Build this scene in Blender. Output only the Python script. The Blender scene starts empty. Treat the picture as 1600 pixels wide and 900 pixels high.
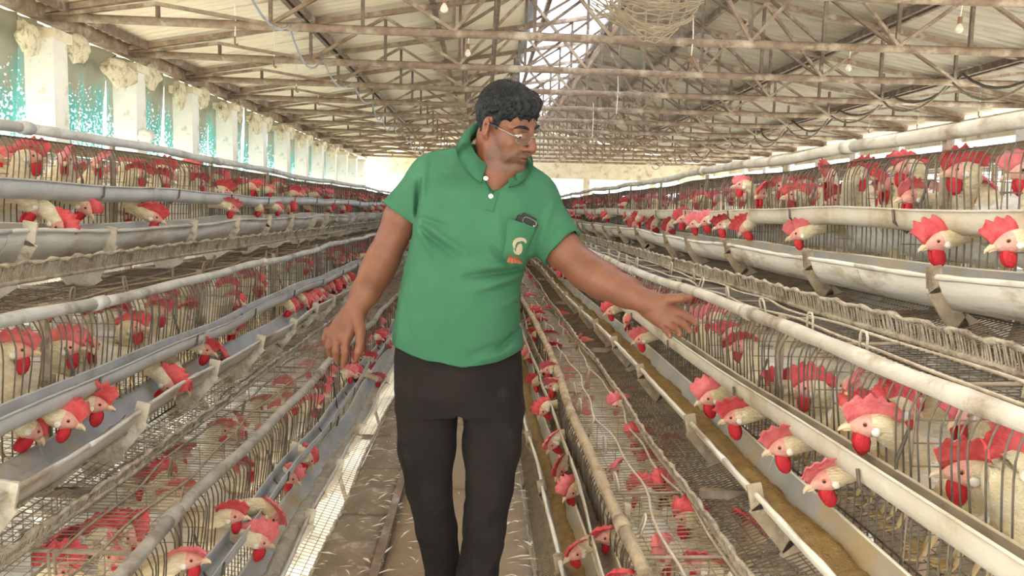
import bpy, bmesh, math, random
import numpy as np
from mathutils import Vector, Matrix, noise as mnoise

scene = bpy.context.scene
COL = scene.collection
PI = math.pi

# ------------------------------------------------------------------ camera
F = 1200.0
CAM = np.array([0.0, 0.0, 1.38])
_d = np.array([(755 - 800) / F, -(326 - 450) / F, -1.0])
_Y = _d / np.linalg.norm(_d)
_x = np.array([math.cos(.0265), -math.sin(.0265), 0.0])
_x = _x - _x.dot(_Y) * _Y
_X = _x / np.linalg.norm(_x)
_Z = np.cross(_X, _Y)
CM = np.array([_X, _Y, _Z])          # camera axes -> world axes
cd = bpy.data.cameras.new('camera')
cd.sensor_width = 36.0
cd.lens = F / 1600 * 36.0
cd.clip_start = 0.05
cd.clip_end = 300
cam = bpy.data.objects.new('camera', cd)
COL.objects.link(cam)
m4 = Matrix([[*CM[0], CAM[0]], [*CM[1], CAM[1]], [*CM[2], CAM[2]], [0, 0, 0, 1]])
cam.matrix_world = m4
scene.camera = cam

# ------------------------------------------------------------------ sky, sun, exposure
SKY = 1.0
w = bpy.data.worlds.new('sky')
scene.world = w
w.use_nodes = True
nt = w.node_tree
nt.nodes.clear()
out = nt.nodes.new('ShaderNodeOutputWorld')
bg = nt.nodes.new('ShaderNodeBackground')
tc = nt.nodes.new('ShaderNodeTexCoord')
sp = nt.nodes.new('ShaderNodeSeparateXYZ')
rp = nt.nodes.new('ShaderNodeValToRGB')
nt.links.new(tc.outputs['Generated'], sp.inputs[0])
nt.links.new(sp.outputs['Z'], rp.inputs[0])
rp.color_ramp.elements[0].color = (.86, .93, .95, 1)
rp.color_ramp.elements[1].color = (.80, .90, 1.0, 1)
nt.links.new(rp.outputs[0], bg.inputs['Color'])
bg.inputs['Strength'].default_value = SKY * 1.25
nt.links.new(bg.outputs[0], out.inputs[0])

sd = bpy.data.lights.new('sun', 'SUN')
sd.energy = 5.0
sd.angle = math.radians(12)
sd.color = (1, .96, .90)
sun = bpy.data.objects.new('sun', sd)
COL.objects.link(sun)
sun.rotation_euler = Vector((.62, .35, -.70)).to_track_quat('-Z', 'Y').to_euler()

scene.view_settings.view_transform = 'Standard'
scene.view_settings.look = 'None'
scene.view_settings.gamma = 1.0
scene.view_settings.exposure = 2.5
try:
    scene.cycles.max_bounces = 8
    scene.cycles.diffuse_bounces = 5
    scene.cycles.transparent_max_bounces = 12
    scene.cycles.caustics_reflective = False
    scene.cycles.caustics_refractive = False
    scene.cycles.use_denoising = True
except Exception:
    pass


# ------------------------------------------------------------------ helpers
def ray(px, py):
    return CM @ np.array([(px - 800) / F, -(py - 450) / F, -1.0])


def on_y(px, py, y):
    r = ray(px, py)
    return CAM + r * (y / r[1])


def on_x(px, py, x):
    r = ray(px, py)
    return CAM + r * (x / r[0])


def tag(o, label=None, cat=None, group=None, kind=None):
    if label:
        o['label'] = label
    if cat:
        o['category'] = cat
    if group:
        o['group'] = group
    if kind:
        o['kind'] = kind
    return o


def empty(name, loc=(0, 0, 0), rz=0.0):
    o = bpy.data.objects.new(name, None)
    o.empty_display_size = .1
    COL.objects.link(o)
    o.location = loc
    o.rotation_euler = (0, 0, rz)
    return o


def link(name, me, parent=None, loc=None, rot=None, scale=None):
    o = bpy.data.objects.new(name, me)
    COL.objects.link(o)
    if parent is not None:
        o.parent = parent
    if loc is not None:
        o.location = loc
    if rot is not None:
        o.rotation_euler = rot
    if scale is not None:
        o.scale = scale
    return o


def clone(o, parent=None):
    c = o.copy()
    COL.objects.link(c)
    if parent is not None:
        c.parent = parent
    for ch in o.children:
        clone(ch, c)
    return c


class MB:
    """collects vertices and faces for ONE mesh"""

    def __init__(s):
        s.v, s.f, s.m = [], [], []

    def add(s, vs, fs, mi=0):
        b = len(s.v)
        s.v.extend([tuple(p) for p in vs])
        s.f.extend([tuple(b + i for i in q) for q in fs])
        s.m.extend([mi] * len(fs))
        return s

    def box(s, c, d, mi=0, R=None):
        hx, hy, hz = d[0] / 2, d[1] / 2, d[2] / 2
        P = [Vector((x, y, z)) for x in (-hx, hx) for y in (-hy, hy) for z in (-hz, hz)]
        if R is not None:
            P = [R @ p for p in P]
        c = Vector(c)
        return s.add([p + c for p in P], [(0, 1, 3, 2), (4, 6, 7, 5), (0, 4, 5, 1), (2, 3, 7, 6), (0, 2, 6, 4), (1, 5, 7, 3)], mi)

    def bar(s, a, b, wd, hd, mi=0, up=(0, 0, 1)):
        a, b = Vector(a), Vector(b)
        t = (b - a).normalized()
        u = Vector(up)
        sx = t.cross(u)
        if sx.length < 1e-4:
            sx = t.cross(Vector((1, 0, 0)))
        sx.normalize()
        uz = sx.cross(t)
        vs = []
        for p in (a, b):
            for i, j in ((-1, -1), (1, -1), (1, 1), (-1, 1)):
                vs.append(p + sx * (wd / 2 * i) + uz * (hd / 2 * j))
        return s.add(vs, [(0, 1, 2, 3), (7, 6, 5, 4), (0, 4, 5, 1), (1, 5, 6, 2), (2, 6, 7, 3), (3, 7, 4, 0)], mi)

    def tube(s, pts, r, n=6, mi=0, caps=True):
        pts = [Vector(p) for p in pts]
        k = len(pts)
        rr = r if isinstance(r, (list, tuple)) else [r] * k
        ref = None
        vs = []
        for i, p in enumerate(pts):
            t = (pts[min(i + 1, k - 1)] - pts[max(i - 1, 0)]).normalized()
            if ref is None:
                ref = Vector((0, 0, 1)) if abs(t.z) < .9 else Vector((1, 0, 0))
            a = (ref - t * ref.dot(t)).normalized()
            ref = a
            b = t.cross(a)
            for j in range(n):
                w_ = 2 * PI * j / n
                vs.append(p + (a * math.cos(w_) + b * math.sin(w_)) * rr[i])
        fs = [(i * n + j, i * n + (j + 1) % n, (i + 1) * n + (j + 1) % n, (i + 1) * n + j) for i in range(k - 1) for j in range(n)]
        if caps:
            fs += [tuple(range(n - 1, -1, -1)), tuple((k - 1) * n + j for j in range(n))]
        return s.add(vs, fs, mi)

    def grid(s, rows, closed=False, mi=0, flip=False):
        """rows: list of equal-length lists of points"""
        n = len(rows[0])
        vs = [p for r in rows for p in r]
        fs = []
        for i in range(len(rows) - 1):
            for j in range(n if closed else n - 1):
                q = (i * n + j, i * n + (j + 1) % n, (i + 1) * n + (j + 1) % n, (i + 1) * n + j)
                fs.append(q[::-1] if flip else q)
        return s.add(vs, fs, mi)

    def mesh(s, name, mats, smooth=False):
        me = bpy.data.meshes.new(name)
        me.from_pydata(s.v, [], s.f)
        for m in (mats if isinstance(mats, (list, tuple)) else [mats]):
            me.materials.append(m)
        if any(s.m):
            me.polygons.foreach_set('material_index', s.m)
        if smooth:
            me.polygons.foreach_set('use_smooth', [True] * len(me.polygons))
        me.update()
        return me

    def build(s, name, mats, parent=None, smooth=False, loc=None):
        return link(name, s.mesh(name, mats, smooth), parent, loc)


# ------------------------------------------------------------------ materials
def mat(name, c1, c2=None, rough=.75, metal=0.0, scale=6.0, c3=None, stain=.0, stain_scale=2.0, bump=0.0, bump_scale=40.0,
        stretch=(1, 1, 1), spec=.3, trans=0.0, detail=4, coords='Object'):
    m = bpy.data.materials.new(name)
    m.use_nodes = True
    t = m.node_tree
    b = t.nodes['Principled BSDF']
    b.inputs['Roughness'].default_value = rough
    b.inputs['Metallic'].default_value = metal
    b.inputs['Specular IOR Level'].default_value = spec
    L = t.links.new
    co = t.nodes.new('ShaderNodeTexCoord')
    mp = t.nodes.new('ShaderNodeMapping')
    mp.inputs['Scale'].default_value = stretch
    L(co.outputs[coords], mp.inputs[0])
    col = None
    if c2 is not None:
        n = t.nodes.new('ShaderNodeTexNoise')
        n.inputs['Scale'].default_value = scale
        n.inputs['Detail'].default_value = detail
        L(mp.outputs[0], n.inputs['Vector'])
        r = t.nodes.new('ShaderNodeValToRGB')
        r.color_ramp.elements[0].position = .35
        r.color_ramp.elements[1].position = .65
        r.color_ramp.elements[0].color = (*c1, 1)
        r.color_ramp.elements[1].color = (*c2, 1)
        L(n.outputs['Fac'], r.inputs[0])
        col = r.outputs[0]
        if c3 is not None:
            n2 = t.nodes.new('ShaderNodeTexNoise')
            n2.inputs['Scale'].default_value = stain_scale
            n2.inputs['Detail'].default_value = 6
            n2.inputs['Roughness'].default_value = .65
            L(mp.outputs[0], n2.inputs['Vector'])
            r2 = t.nodes.new('ShaderNodeValToRGB')
            r2.color_ramp.elements[0].position = .62 - stain * .3
            r2.color_ramp.elements[1].position = .74 - stain * .2
            L(n2.outputs['Fac'], r2.inputs[0])
            mx = t.nodes.new('ShaderNodeMix')
            mx.data_type = 'RGBA'
            L(r2.outputs[0], mx.inputs['Factor'])
            L(col, mx.inputs['A'])
            mx.inputs['B'].default_value = (*c3, 1)
            col = mx.outputs['Result']
        L(col, b.inputs['Base Color'])
    else:
        b.inputs['Base Color'].default_value = (*c1, 1)
    if bump:
        nb = t.nodes.new('ShaderNodeTexNoise')
        nb.inputs['Scale'].default_value = bump_scale
        nb.inputs['Detail'].default_value = 3
        L(mp.outputs[0], nb.inputs['Vector'])
        bp = t.nodes.new('ShaderNodeBump')
        bp.inputs['Strength'].default_value = bump
        bp.inputs['Distance'].default_value = .01
        L(nb.outputs['Fac'], bp.inputs['Height'])
        L(bp.outputs[0], b.inputs['Normal'])
    if trans:
        o = t.nodes['Material Output']
        tl = t.nodes.new('ShaderNodeBsdfTranslucent')
        if col is not None:
            L(col, tl.inputs['Color'])
        else:
            tl.inputs['Color'].default_value = (*c1, 1)
        ms = t.nodes.new('ShaderNodeMixShader')
        ms.inputs[0].default_value = trans
        L(b.outputs[0], ms.inputs[1])
        L(tl.outputs[0], ms.inputs[2])
        L(ms.outputs[0], o.inputs[0])
    return m


M = {}
M['pvc'] = mat('weathered_pipe', (.66, .62, .54), (.52, .47, .39), .6, 0, 9, (.33, .25, .17), .35, 7, .3, 60)
M['pvc_grey'] = mat('grey_pipe', (.60, .61, .60), (.47, .47, .45), .55, 0, 9, (.27, .23, .19), .3, 6, .3, 60)
M['brown_pipe'] = mat('dung_caked_pipe', (.40, .31, .21), (.54, .43, .30), .9, 0, 14, (.23, .17, .11), .4, 9, .8, 50)
M['greybrown_pipe'] = mat('dusty_grey_pipe', (.44, .41, .37), (.33, .30, .27), .8, 0, 14, (.22, .17, .13), .35, 9, .6, 50)
M['channel_r'] = mat('cream_channel', (.64, .59, .50), (.54, .48, .38), .6, 0, 5, (.42, .33, .22), .3, 5, .3, 50)
M['channel_l'] = mat('galvanised_channel', (.43, .44, .45), (.52, .53, .53), .5, .2, 6, (.34, .30, .26), .2, 5, .2, 40)
M['trough_r'] = mat('cream_trough', (.78, .74, .66), (.66, .61, .52), .7, 0, 5, (.36, .28, .19), .3, 7, .4, 40, (1, .4, 1))
M['trough_l'] = mat('grey_trough', (.50, .50, .49), (.62, .61, .59), .6, .15, 5, (.36, .29, .22), .4, 6, .4, 40, (1, .5, 1))
M['channel_in'] = mat('shaded_dirty_channel_inside', (.20, .175, .145), (.30, .265, .22), .6, 0, 6, (.12, .10, .08), .3, 5)  # inside of the right channels: shade put into the colour, plus dirt
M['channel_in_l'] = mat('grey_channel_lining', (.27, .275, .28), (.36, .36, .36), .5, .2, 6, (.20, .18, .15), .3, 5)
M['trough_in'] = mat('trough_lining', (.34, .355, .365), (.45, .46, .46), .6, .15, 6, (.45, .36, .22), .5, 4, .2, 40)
M['bracket'] = mat('dirty_bracket', (.36, .29, .21), (.48, .40, .30), .9, 0, 18, (.20, .15, .10), .4, 12, .6, 60)
M['bracket_l'] = mat('pale_bracket', (.62, .57, .48), (.48, .42, .33), .9, 0, 18, (.26, .20, .14), .4, 12, .6, 60)
M['wire'] = mat('dark_wire', (.10, .085, .07), (.17, .14, .11), .6, .3, 30)
M['wire_brown'] = mat('brown_dusty_wire', (.15, .115, .085), (.24, .185, .135), .9, 0, 20)
M['wire_mid'] = mat('dusty_wire', (.25, .20, .15), (.38, .31, .23), .8, .1, 20)
M['wire_pale'] = mat('caked_wire', (.62, .55, .44), (.48, .40, .30), .9, 0, 20, bump=.5, bump_scale=80)
M['lip'] = mat('dust_caked_lip', (.40, .34, .26), (.55, .48, .38), .95, 0, 30, (.24, .19, .14), .4, 14, .8, 90)
M['feed'] = mat('feed_meal', (.33, .22, .095), (.42, .30, .14), .95, 0, 30, (.33, .25, .14), .4, 6, 1.0, 120)
M['feed_grey'] = mat('grey_feed_meal', (.42, .37, .29), (.52, .47, .38), .95, 0, 30, (.33, .28, .21), .4, 6, 1.0, 120)
M['feather'] = mat('white_feather', (.80, .77, .71), (.68, .63, .54), .85, 0, 14, bump=.6, bump_scale=70, stretch=(1, 2.2, 2.2))
M['neck'] = mat('cream_neck_feather', (.66, .54, .34), (.76, .68, .50), .85, 0, 26, bump=.8, bump_scale=90, stretch=(1, 2.5, 2.5))
M['face'] = mat('pink_face_skin', (.72, .40, .33), (.64, .30, .25), .7, 0, 60, bump=.4, bump_scale=150)
M['comb'] = mat('red_comb', (.62, .065, .075), (.72, .13, .135), .5, 0, 40, bump=.5, bump_scale=160, trans=.15)
M['comb2'] = mat('pink_comb', (.70, .14, .16), (.78, .23, .235), .5, 0, 40, bump=.5, bump_scale=160, trans=.15)
M['wattle'] = mat('red_wattle', (.66, .035, .05), (.58, .028, .04), .45, 0, 40, bump=.4, bump_scale=160, trans=.12)
M['beak'] = mat('horn_beak', (.72, .55, .38), (.62, .45, .30), .5, 0, 50)
M['eye'] = mat('dark_eye', (.012, .008, .006), rough=.15, spec=.6)
M['iris'] = mat('orange_iris', (.45, .16, .04), rough=.3)
M['lobe'] = mat('white_earlobe', (.82, .79, .74), (.72, .68, .63), .7, 0, 60)
M['leg'] = mat('yellow_leg', (.66, .52, .30), (.55, .42, .24), .7, 0, 60)
M['plaster'] = mat('whitewashed_plaster', (.90, .89, .86), (.82, .80, .75), .9, 0, 3, (.50, .44, .34), .22, 5, .5, 25)
M['eave_plaster'] = mat('stained_cream_wall', (.80, .73, .56), (.70, .62, .45), .9, 0, 3, (.42, .35, .24), .25, 4, .4, 25)
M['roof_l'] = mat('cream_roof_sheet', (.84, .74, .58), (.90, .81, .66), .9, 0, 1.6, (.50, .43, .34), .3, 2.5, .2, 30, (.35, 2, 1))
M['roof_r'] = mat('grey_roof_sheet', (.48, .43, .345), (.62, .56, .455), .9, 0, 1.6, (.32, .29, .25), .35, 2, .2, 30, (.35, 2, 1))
M['skylight'] = mat('milky_skylight', (.80, .84, .90), (.70, .72, .76), .5, 0, 2, (.55, .47, .38), .25, 3, trans=.7, stretch=(.5, 2, 1))
M['steel'] = mat('dusty_rusted_steel', (.24, .165, .12), (.36, .27, .20), .9, .1, 12, (.55, .47, .37), .4, 4, .5, 40)
M['steel_dk'] = mat('dark_steel', (.17, .125, .095), (.25, .19, .145), .85, .1, 12, (.45, .38, .30), .3, 5, .4, 40)
M['slab'] = mat('dung_covered_slab', (.20, .155, .112), (.28, .225, .165), .95, 0, 7, (.50, .43, .34), .3, 11, .9, 60)
M['soil'] = mat('brown_slab', (.25, .185, .125), (.31, .24, .165), .95, 0, 5, (.24, .18, .125), .3, 6, .8, 70)
M['ground'] = mat('pale_litter_ground', (.82, .76, .62), (.90, .86, .76), 1, 0, 1.2, (.50, .42, .28), .3, 2.2)
M['clump'] = mat('dusty_straw', (.70, .62, .44), (.80, .73, .56), 1, 0, 22, (.40, .33, .21), .4, 14, 1, 60)
M['litter'] = mat('white_litter', (.80, .76, .66), (.62, .55, .43), .9, 0, 30)
M['string'] = mat('white_string', (.84, .82, .76), rough=.9)
M['cable'] = mat('blue_grey_cable', (.42, .46, .52), (.32, .33, .36), .7, 0, 8)
M['black'] = mat('black_plastic', (.015, .015, .017), rough=.35, spec=.5)
M['brass'] = mat('brown_holder', (.25, .13, .06), rough=.5)
M['web'] = mat('dusty_cobweb', (.42, .34, .23), (.32, .25, .165), 1, 0, 10)


def net_material():
    m = bpy.data.materials.new('teal_shade_net')
    m.use_nodes = True
    t = m.node_tree
    L = t.links.new
    b = t.nodes['Principled BSDF']
    b.inputs['Roughness'].default_value = .9
    b.inputs['Specular IOR Level'].default_value = .1
    co = t.nodes.new('ShaderNodeTexCoord')
    mp = t.nodes.new('ShaderNodeMapping')
    mp.inputs['Scale'].default_value = (1, 3, .7)
    L(co.outputs['Object'], mp.inputs[0])
    n = t.nodes.new('ShaderNodeTexNoise')
    n.inputs['Scale'].default_value = 2.2
    n.inputs['Detail'].default_value = 8
    n.inputs['Roughness'].default_value = .75
    L(mp.outputs[0], n.inputs['Vector'])
    sx = t.nodes.new('ShaderNodeSeparateXYZ')
    L(co.outputs['Object'], sx.inputs[0])
    mr = t.nodes.new('ShaderNodeMapRange')      # dust settles on the upper part of the net
    mr.inputs['From Min'].default_value = 1.9
    mr.inputs['From Max'].default_value = 3.1
    mr.inputs['To Min'].default_value = -.17
    mr.inputs['To Max'].default_value = .17
    L(sx.outputs['Z'], mr.inputs['Value'])
    ad = t.nodes.new('ShaderNodeMath')
    ad.operation = 'ADD'
    L(n.outputs['Fac'], ad.inputs[0])
    L(mr.outputs[0], ad.inputs[1])
    r = t.nodes.new('ShaderNodeValToRGB')
    e = r.color_ramp.elements
    e[0].position, e[0].color = .30, (.055, .24, .215, 1)
    e[1].position, e[1].color = .62, (.17, .16, .115, 1)
    k = e.new(.47)
    k.color = (.075, .20, .17, 1)
    L(ad.outputs[0], r.inputs[0])
    L(r.outputs[0], b.inputs['Base Color'])
    tl = t.nodes.new('ShaderNodeBsdfTranslucent')
    L(r.outputs[0], tl.inputs['Color'])
    ms = t.nodes.new('ShaderNodeMixShader')
    ms.inputs[0].default_value = .14
    L(b.outputs[0], ms.inputs[1])
    L(tl.outputs[0], ms.inputs[2])
    n2 = t.nodes.new('ShaderNodeTexNoise')       # holes in the weave
    n2.inputs['Scale'].default_value = 34
    n2.inputs['Detail'].default_value = 3
    L(co.outputs['Object'], n2.inputs['Vector'])
    sb = t.nodes.new('ShaderNodeMath')
    sb.operation = 'SUBTRACT'
    L(n2.outputs['Fac'], sb.inputs[0])
    L(mr.outputs[0], sb.inputs[1])
    r2 = t.nodes.new('ShaderNodeValToRGB')
    r2.color_ramp.elements[0].position = .56
    r2.color_ramp.elements[1].position = .72
    r2.color_ramp.elements[1].color = (.40, .40, .40, 1)
    L(sb.outputs[0], r2.inputs[0])
    tr = t.nodes.new('ShaderNodeBsdfTransparent')
    m2 = t.nodes.new('ShaderNodeMixShader')
    L(r2.outputs[0], m2.inputs[0])
    L(ms.outputs[0], m2.inputs[1])
    L(tr.outputs[0], m2.inputs[2])
    L(m2.outputs[0], t.nodes['Material Output'].inputs[0])
    return m


M['net'] = net_material()


def glass_material(name, tint=(1, 1, 1), mixf=.85):
    m = bpy.data.materials.new(name)
    m.use_nodes = True
    t = m.node_tree
    L = t.links.new
    t.nodes.remove(t.nodes['Principled BSDF'])
    tr = t.nodes.new('ShaderNodeBsdfTransparent')
    tr.inputs[0].default_value = (*tint, 1)
    gl = t.nodes.new('ShaderNodeBsdfGlossy')
    gl.inputs['Roughness'].default_value = .06
    ms = t.nodes.new('ShaderNodeMixShader')
    ms.inputs[0].default_value = 1 - mixf
    L(tr.outputs[0], ms.inputs[1])
    L(gl.outputs[0], ms.inputs[2])
    L(ms.outputs[0], t.nodes['Material Output'].inputs[0])
    return m


M['glass'] = glass_material('clear_glass')
M['bulb_glass'] = mat('frosted_bulb_glass', (.85, .82, .74), rough=.25, trans=.5)

# ================================================================== the shed
rng = random.Random(7)
WL, WR, RX = -4.6, 8.7, 2.05          # left wall, right wall, ridge
EAVE, RIDGE = 3.22, 4.47
Y0, DY, NT = 8.3 - 2 * 1.872, 1.872, 14   # trusses
YB = 30.2                              # far end wall
YF = -6.0


def roof_z(x):
    return EAVE + (RIDGE - EAVE) * ((x - WL) / (RX - WL) if x <= RX else (WR - x) / (WR - RX))


g = MB()
g.add([(-60, -40, -2.2), (60, -40, -2.2), (60, 90, -2.2), (-60, 90, -2.2)], [(0, 1, 2, 3)])
tag(g.build('ground', M['ground']), kind='structure')

# --- walls: low parapets, a cream head beam on the right, the far gable
b = MB()
b.box((WL - .02, (YF + YB) / 2, -.75), (.2, YB - YF, 2.9))
tag(b.build('wall_left', M['plaster']), kind='structure')
b = MB()
b.box((WR + .02, (YF + YB) / 2, -.75), (.2, YB - YF, 2.9))
wr = tag(b.build('wall_right', M['plaster']), kind='structure')
b = MB()
b.box((WR + .02, (YF + YB) / 2, 3.0), (.2, YB - YF, .40))
b.build('head_beam', M['eave_plaster'], wr)
wb = MB()
wb.box(((WL + WR) / 2, YB, -.9), (WR - WL, .2, 2.6))
wback = tag(wb.build('wall_back', M['eave_plaster']), kind='structure')
b = MB()
b.add([(WL, YB, 2.62), (WR, YB, 2.62), (WR, YB, EAVE), (RX, YB, RIDGE), (WL, YB, EAVE)], [(0, 1, 2, 3, 4)])
b.add([(WL, YB + .15, 2.62), (WR, YB + .15, 2.62), (WR, YB + .15, EAVE), (RX, YB + .15, RIDGE), (WL, YB + .15, EAVE)], [(4, 3, 2, 1, 0)])
b.add([(WL, YB, 2.62), (WR, YB, 2.62), (WR, YB + .15, 2.62), (WL, YB + .15, 2.62)], [(3, 2, 1, 0)])
b.build('gable_panel', M['eave_plaster'], wback)
for x in (-1.2, 4.0, 6.6):
    b = MB()
    b.box((x, YB, 1.5), (.26, .26, 2.3))
    b.build('end_post', M['eave_plaster'], wback)

b = MB()
b.add([(WL, YF, -2.2), (-1.6, YF, -2.2), (-1.6, YF, 2.4), (2.0, YF, 2.4), (2.0, YF, -2.2), (WR, YF, -2.2), (WR, YF, EAVE), (RX, YF, RIDGE), (WL, YF, EAVE)], [(0, 1, 2, 8), (2, 3, 7, 8), (3, 4, 5, 6, 7)])
tag(b.build('wall_front_added', M['eave_plaster']), kind='structure')  # unseen end wall, added behind the camera to cut the front light

# --- roof of corrugated sheets, each sheet a piece
ceil_l = tag(empty('ceiling'), kind='structure')
ceil_r = tag(empty('ceiling'), kind='structure')


def sheet_mesh(name, length, m, pitch=.146, amp=.030, width=1.02):
    n = int(width / pitch) * 6
    mb = MB()
    rows = []
    for i in (0, 1):
        rows.append([(i * length, width * j / n, amp * math.sin(2 * PI * j / 6)) for j in range(n + 1)])
    mb.grid(rows, flip=True)
    top = [[(p[0], p[1], p[2] + .007) for p in r] for r in rows]
    mb.grid(top)
    return mb.mesh(name, m, True)


def lay_roof(side, parent, xs, mats):
    th = math.atan2(RIDGE - EAVE, RX - WL)
    for k in range(len(xs) - 1):
        ln = abs(xs[k + 1] - xs[k]) / math.cos(th) + .15
        me = sheet_mesh('roof_sheet', ln, mats[k])
        y = YF
        while y < YB:
            xa = xs[k]
            o = link('roof_sheet', me, parent)
            a = -th if side < 0 else -(PI - th)
            if side < 0:
                o.matrix_local = Matrix.Translation((xa, y, roof_z(xa) + .12 - .012 * k + rng.uniform(-.008, .008))) @ Matrix.Rotation(-th, 4, 'Y')
            else:
                o.matrix_local = Matrix.Translation((xa, y + 1.0, roof_z(xa) + .12 - .012 * k + rng.uniform(-.008, .008))) @ Matrix.Rotation(PI, 4, 'Z') @ Matrix.Rotation(-th, 4, 'Y')
            y += 1.0


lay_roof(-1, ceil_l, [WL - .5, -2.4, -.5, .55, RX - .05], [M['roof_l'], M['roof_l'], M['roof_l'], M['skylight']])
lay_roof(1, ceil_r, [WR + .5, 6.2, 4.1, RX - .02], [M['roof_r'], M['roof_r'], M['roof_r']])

# --- purlins
for i, (x, nm) in enumerate([(-4.3, 'first purlin from the left eave'), (-2.25, 'second purlin from the left eave, dark and doubled'), (-.7, 'third purlin from the left eave'),
                             (.85, 'purlin under the skylight strip'), (2.05, 'ridge purlin'), (3.3, 'purlin just right of the ridge'), (5.2, 'dark doubled purlin halfway down the right roof slope'), (7.1, 'lowest purlin of the right roof slope')]):
    b = MB()
    z = roof_z(x) + .03
    dbl = i in (1, 6, 7)
    b.bar((x - (.05 if dbl else 0), YF, z), (x - (.05 if dbl else 0), YB, z), .06, .09)
    if dbl:
        b.bar((x + .06, YF, z - .02), (x + .06, YB, z - .02), .05, .07)
    tag(b.build('roof_purlin', M['steel_dk']), 'rusty steel ' + nm, 'purlin')

# --- trusses
ORD = ['nearest', 'second', 'third', 'fourth', 'fifth', 'sixth', 'seventh', 'eighth', 'ninth', 'tenth', 'eleventh', 'twelfth', 'thirteenth', 'farthest']


def member(a, b_, wd, hd):
    mb = MB()
    mb.bar(a, b_, wd, hd, up=(0, 1, 0))
    return mb


xs_n = [WL + .05, -3.4, -2.25, -1.3, -.35, .5, 1.3, 2.05, 2.8, 3.6, 4.4, 5.2, 6.2, 7.4, WR - .05]
truss0 = empty('roof_truss', (0, 0, 0))
mb = MB()
mb.tube([(WL, 0, EAVE), (-1.5, 0, EAVE - .02), (2, 0, EAVE - .03), (5.5, 0, EAVE - .015), (WR, 0, EAVE)], .045, 7)
mb.build('bottom_chord', M['steel'], truss0, True)
member((WL, 0, EAVE + .05), (RX, 0, RIDGE - .06), .06, .075).build('top_chord', M['steel'], truss0)
member((WR, 0, EAVE + .05), (RX, 0, RIDGE - .06), .06, .075).build('top_chord', M['steel'], truss0)
for i in range(1, len(xs_n) - 1):
    x = xs_n[i]
    member((x, .01, EAVE), (x, .01, roof_z(x) - .05), .035, .04).build('vertical_strut', M['steel_dk'], truss0)
for i in range(len(xs_n) - 1):
    a, c = xs_n[i], xs_n[i + 1]
    up_first = i % 2 == 0
    p, q = ((a, -.015, EAVE), (c, -.015, roof_z(c) - .06)) if up_first else ((a, -.015, roof_z(a) - .06), (c, -.015, EAVE))
    member(p, q, .035, .045).build('diagonal_strut', M['steel'], truss0)
for a, c in ((.5, 2.05), (3.6, 2.05), (-.35, 1.3), (4.4, 2.8)):
    member((a, .03, EAVE), (c, .03, roof_z(c) - .08), .03, .035).build('diagonal_strut', M['steel_dk'], truss0)
for k in range(NT):
    t = truss0 if k == 0 else clone(truss0)
    t.location = (0, Y0 + DY * k, rng.uniform(-.01, .01))
    tag(t, 'rusty dust-laden steel roof truss, ' + (ORD[k] + ' of the row' if k in (0, NT - 1) else ORD[k] + ' from the near end'), 'truss', 'roof trusses')
LONG = [(-2.25, 1.75), (2.0, 2.2)]

# lattice tie running lengthwise under the left slope
tie = empty('lattice_tie', (0, 0, 0))
tag(tie, 'long lattice tie girder of thin steel under the middle of the left roof slope', 'girder')
for z in (EAVE + .06, roof_z(.1) - .12):
    mb = MB()
    mb.bar((.1, YF, z), (.1, YB, z), .035, .045)
    mb.build('tie_chord', M['steel_dk'], tie)
me = member((0, 0, 0), (0, DY / 2, roof_z(.1) - EAVE - .18), .03, .03).mesh('tie_diagonal', M['steel_dk'])
for k in range(NT):
    for h in (0, 1):
        o = link('tie_diagonal', me, tie, (.1, Y0 + DY * k + (DY * h), EAVE + .06))
        if h:
            o.scale = (1, -1, 1)

# --- pillars, nets, straw clumps of the left wall
mb = MB()
mb.box((0, 0, .45), (.29, .27, 5.26))
pm = mb.mesh('pillar', M['plaster'])
mb = MB()
mb.box((0, 0, 0), (.36, .36, .10))
pc = mb.mesh('pillar_cap', M['eave_plaster'])
for k in range(1, NT):
    y = Y0 + DY * k
    r = link('concrete_pillar', pm, None, (WL + .06, y, 0))
    tag(r, 'whitewashed square pillar between green nets, ' + ORD[k - 1] + (' along the left wall' if k in (1, NT) else ' from the near end'), 'pillar', 'left wall pillars')
    link('pillar_cap', pc, r, (0, 0, 3.03))
for k in range(1, NT):
    y = Y0 + DY * k
    r = link('concrete_pillar', pm, None, (WR - .06, y, 0))
    tag(r, 'stained square pillar standing far behind the right cages, ' + ORD[k - 1] + ' one along the right wall', 'pillar', 'right wall pillars')
mb = MB()
mb.bar((WL + .02, YF, 3.26), (WL + .02, YB, 3.26), .12, .15)
tag(mb.build('trim_1', M['steel']), kind='structure')

for k in range(NT):
    ya, yb = Y0 + DY * (k - 1) - .02, Y0 + DY * k - .05
    if k == 0:
        continue
    rows = []
    sd_ = rng.uniform(0, 10)
    for i in range(26):
        u = i / 25
        y = ya + (yb - ya) * u
        row = []
        for j in range(10):
            z = 3.245 - (3.245 - .78) * j / 9
            x = WL - .22 + .035 * math.sin(u * 23 + sd_ + j * .25) + .02 * math.sin(u * 51 + j * .7) - .05 * math.sin(PI * j / 9)
            row.append((x, y, z))
        rows.append(row)
    mb = MB()
    mb.grid(rows)
    o = mb.build('shade_net', M['net'], None, True)
    tag(o, 'dusty teal shade net hung in the bay before the ' + ORD[k - 1] + ' pillar of the left wall', 'net', 'shade nets of the left wall')


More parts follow.
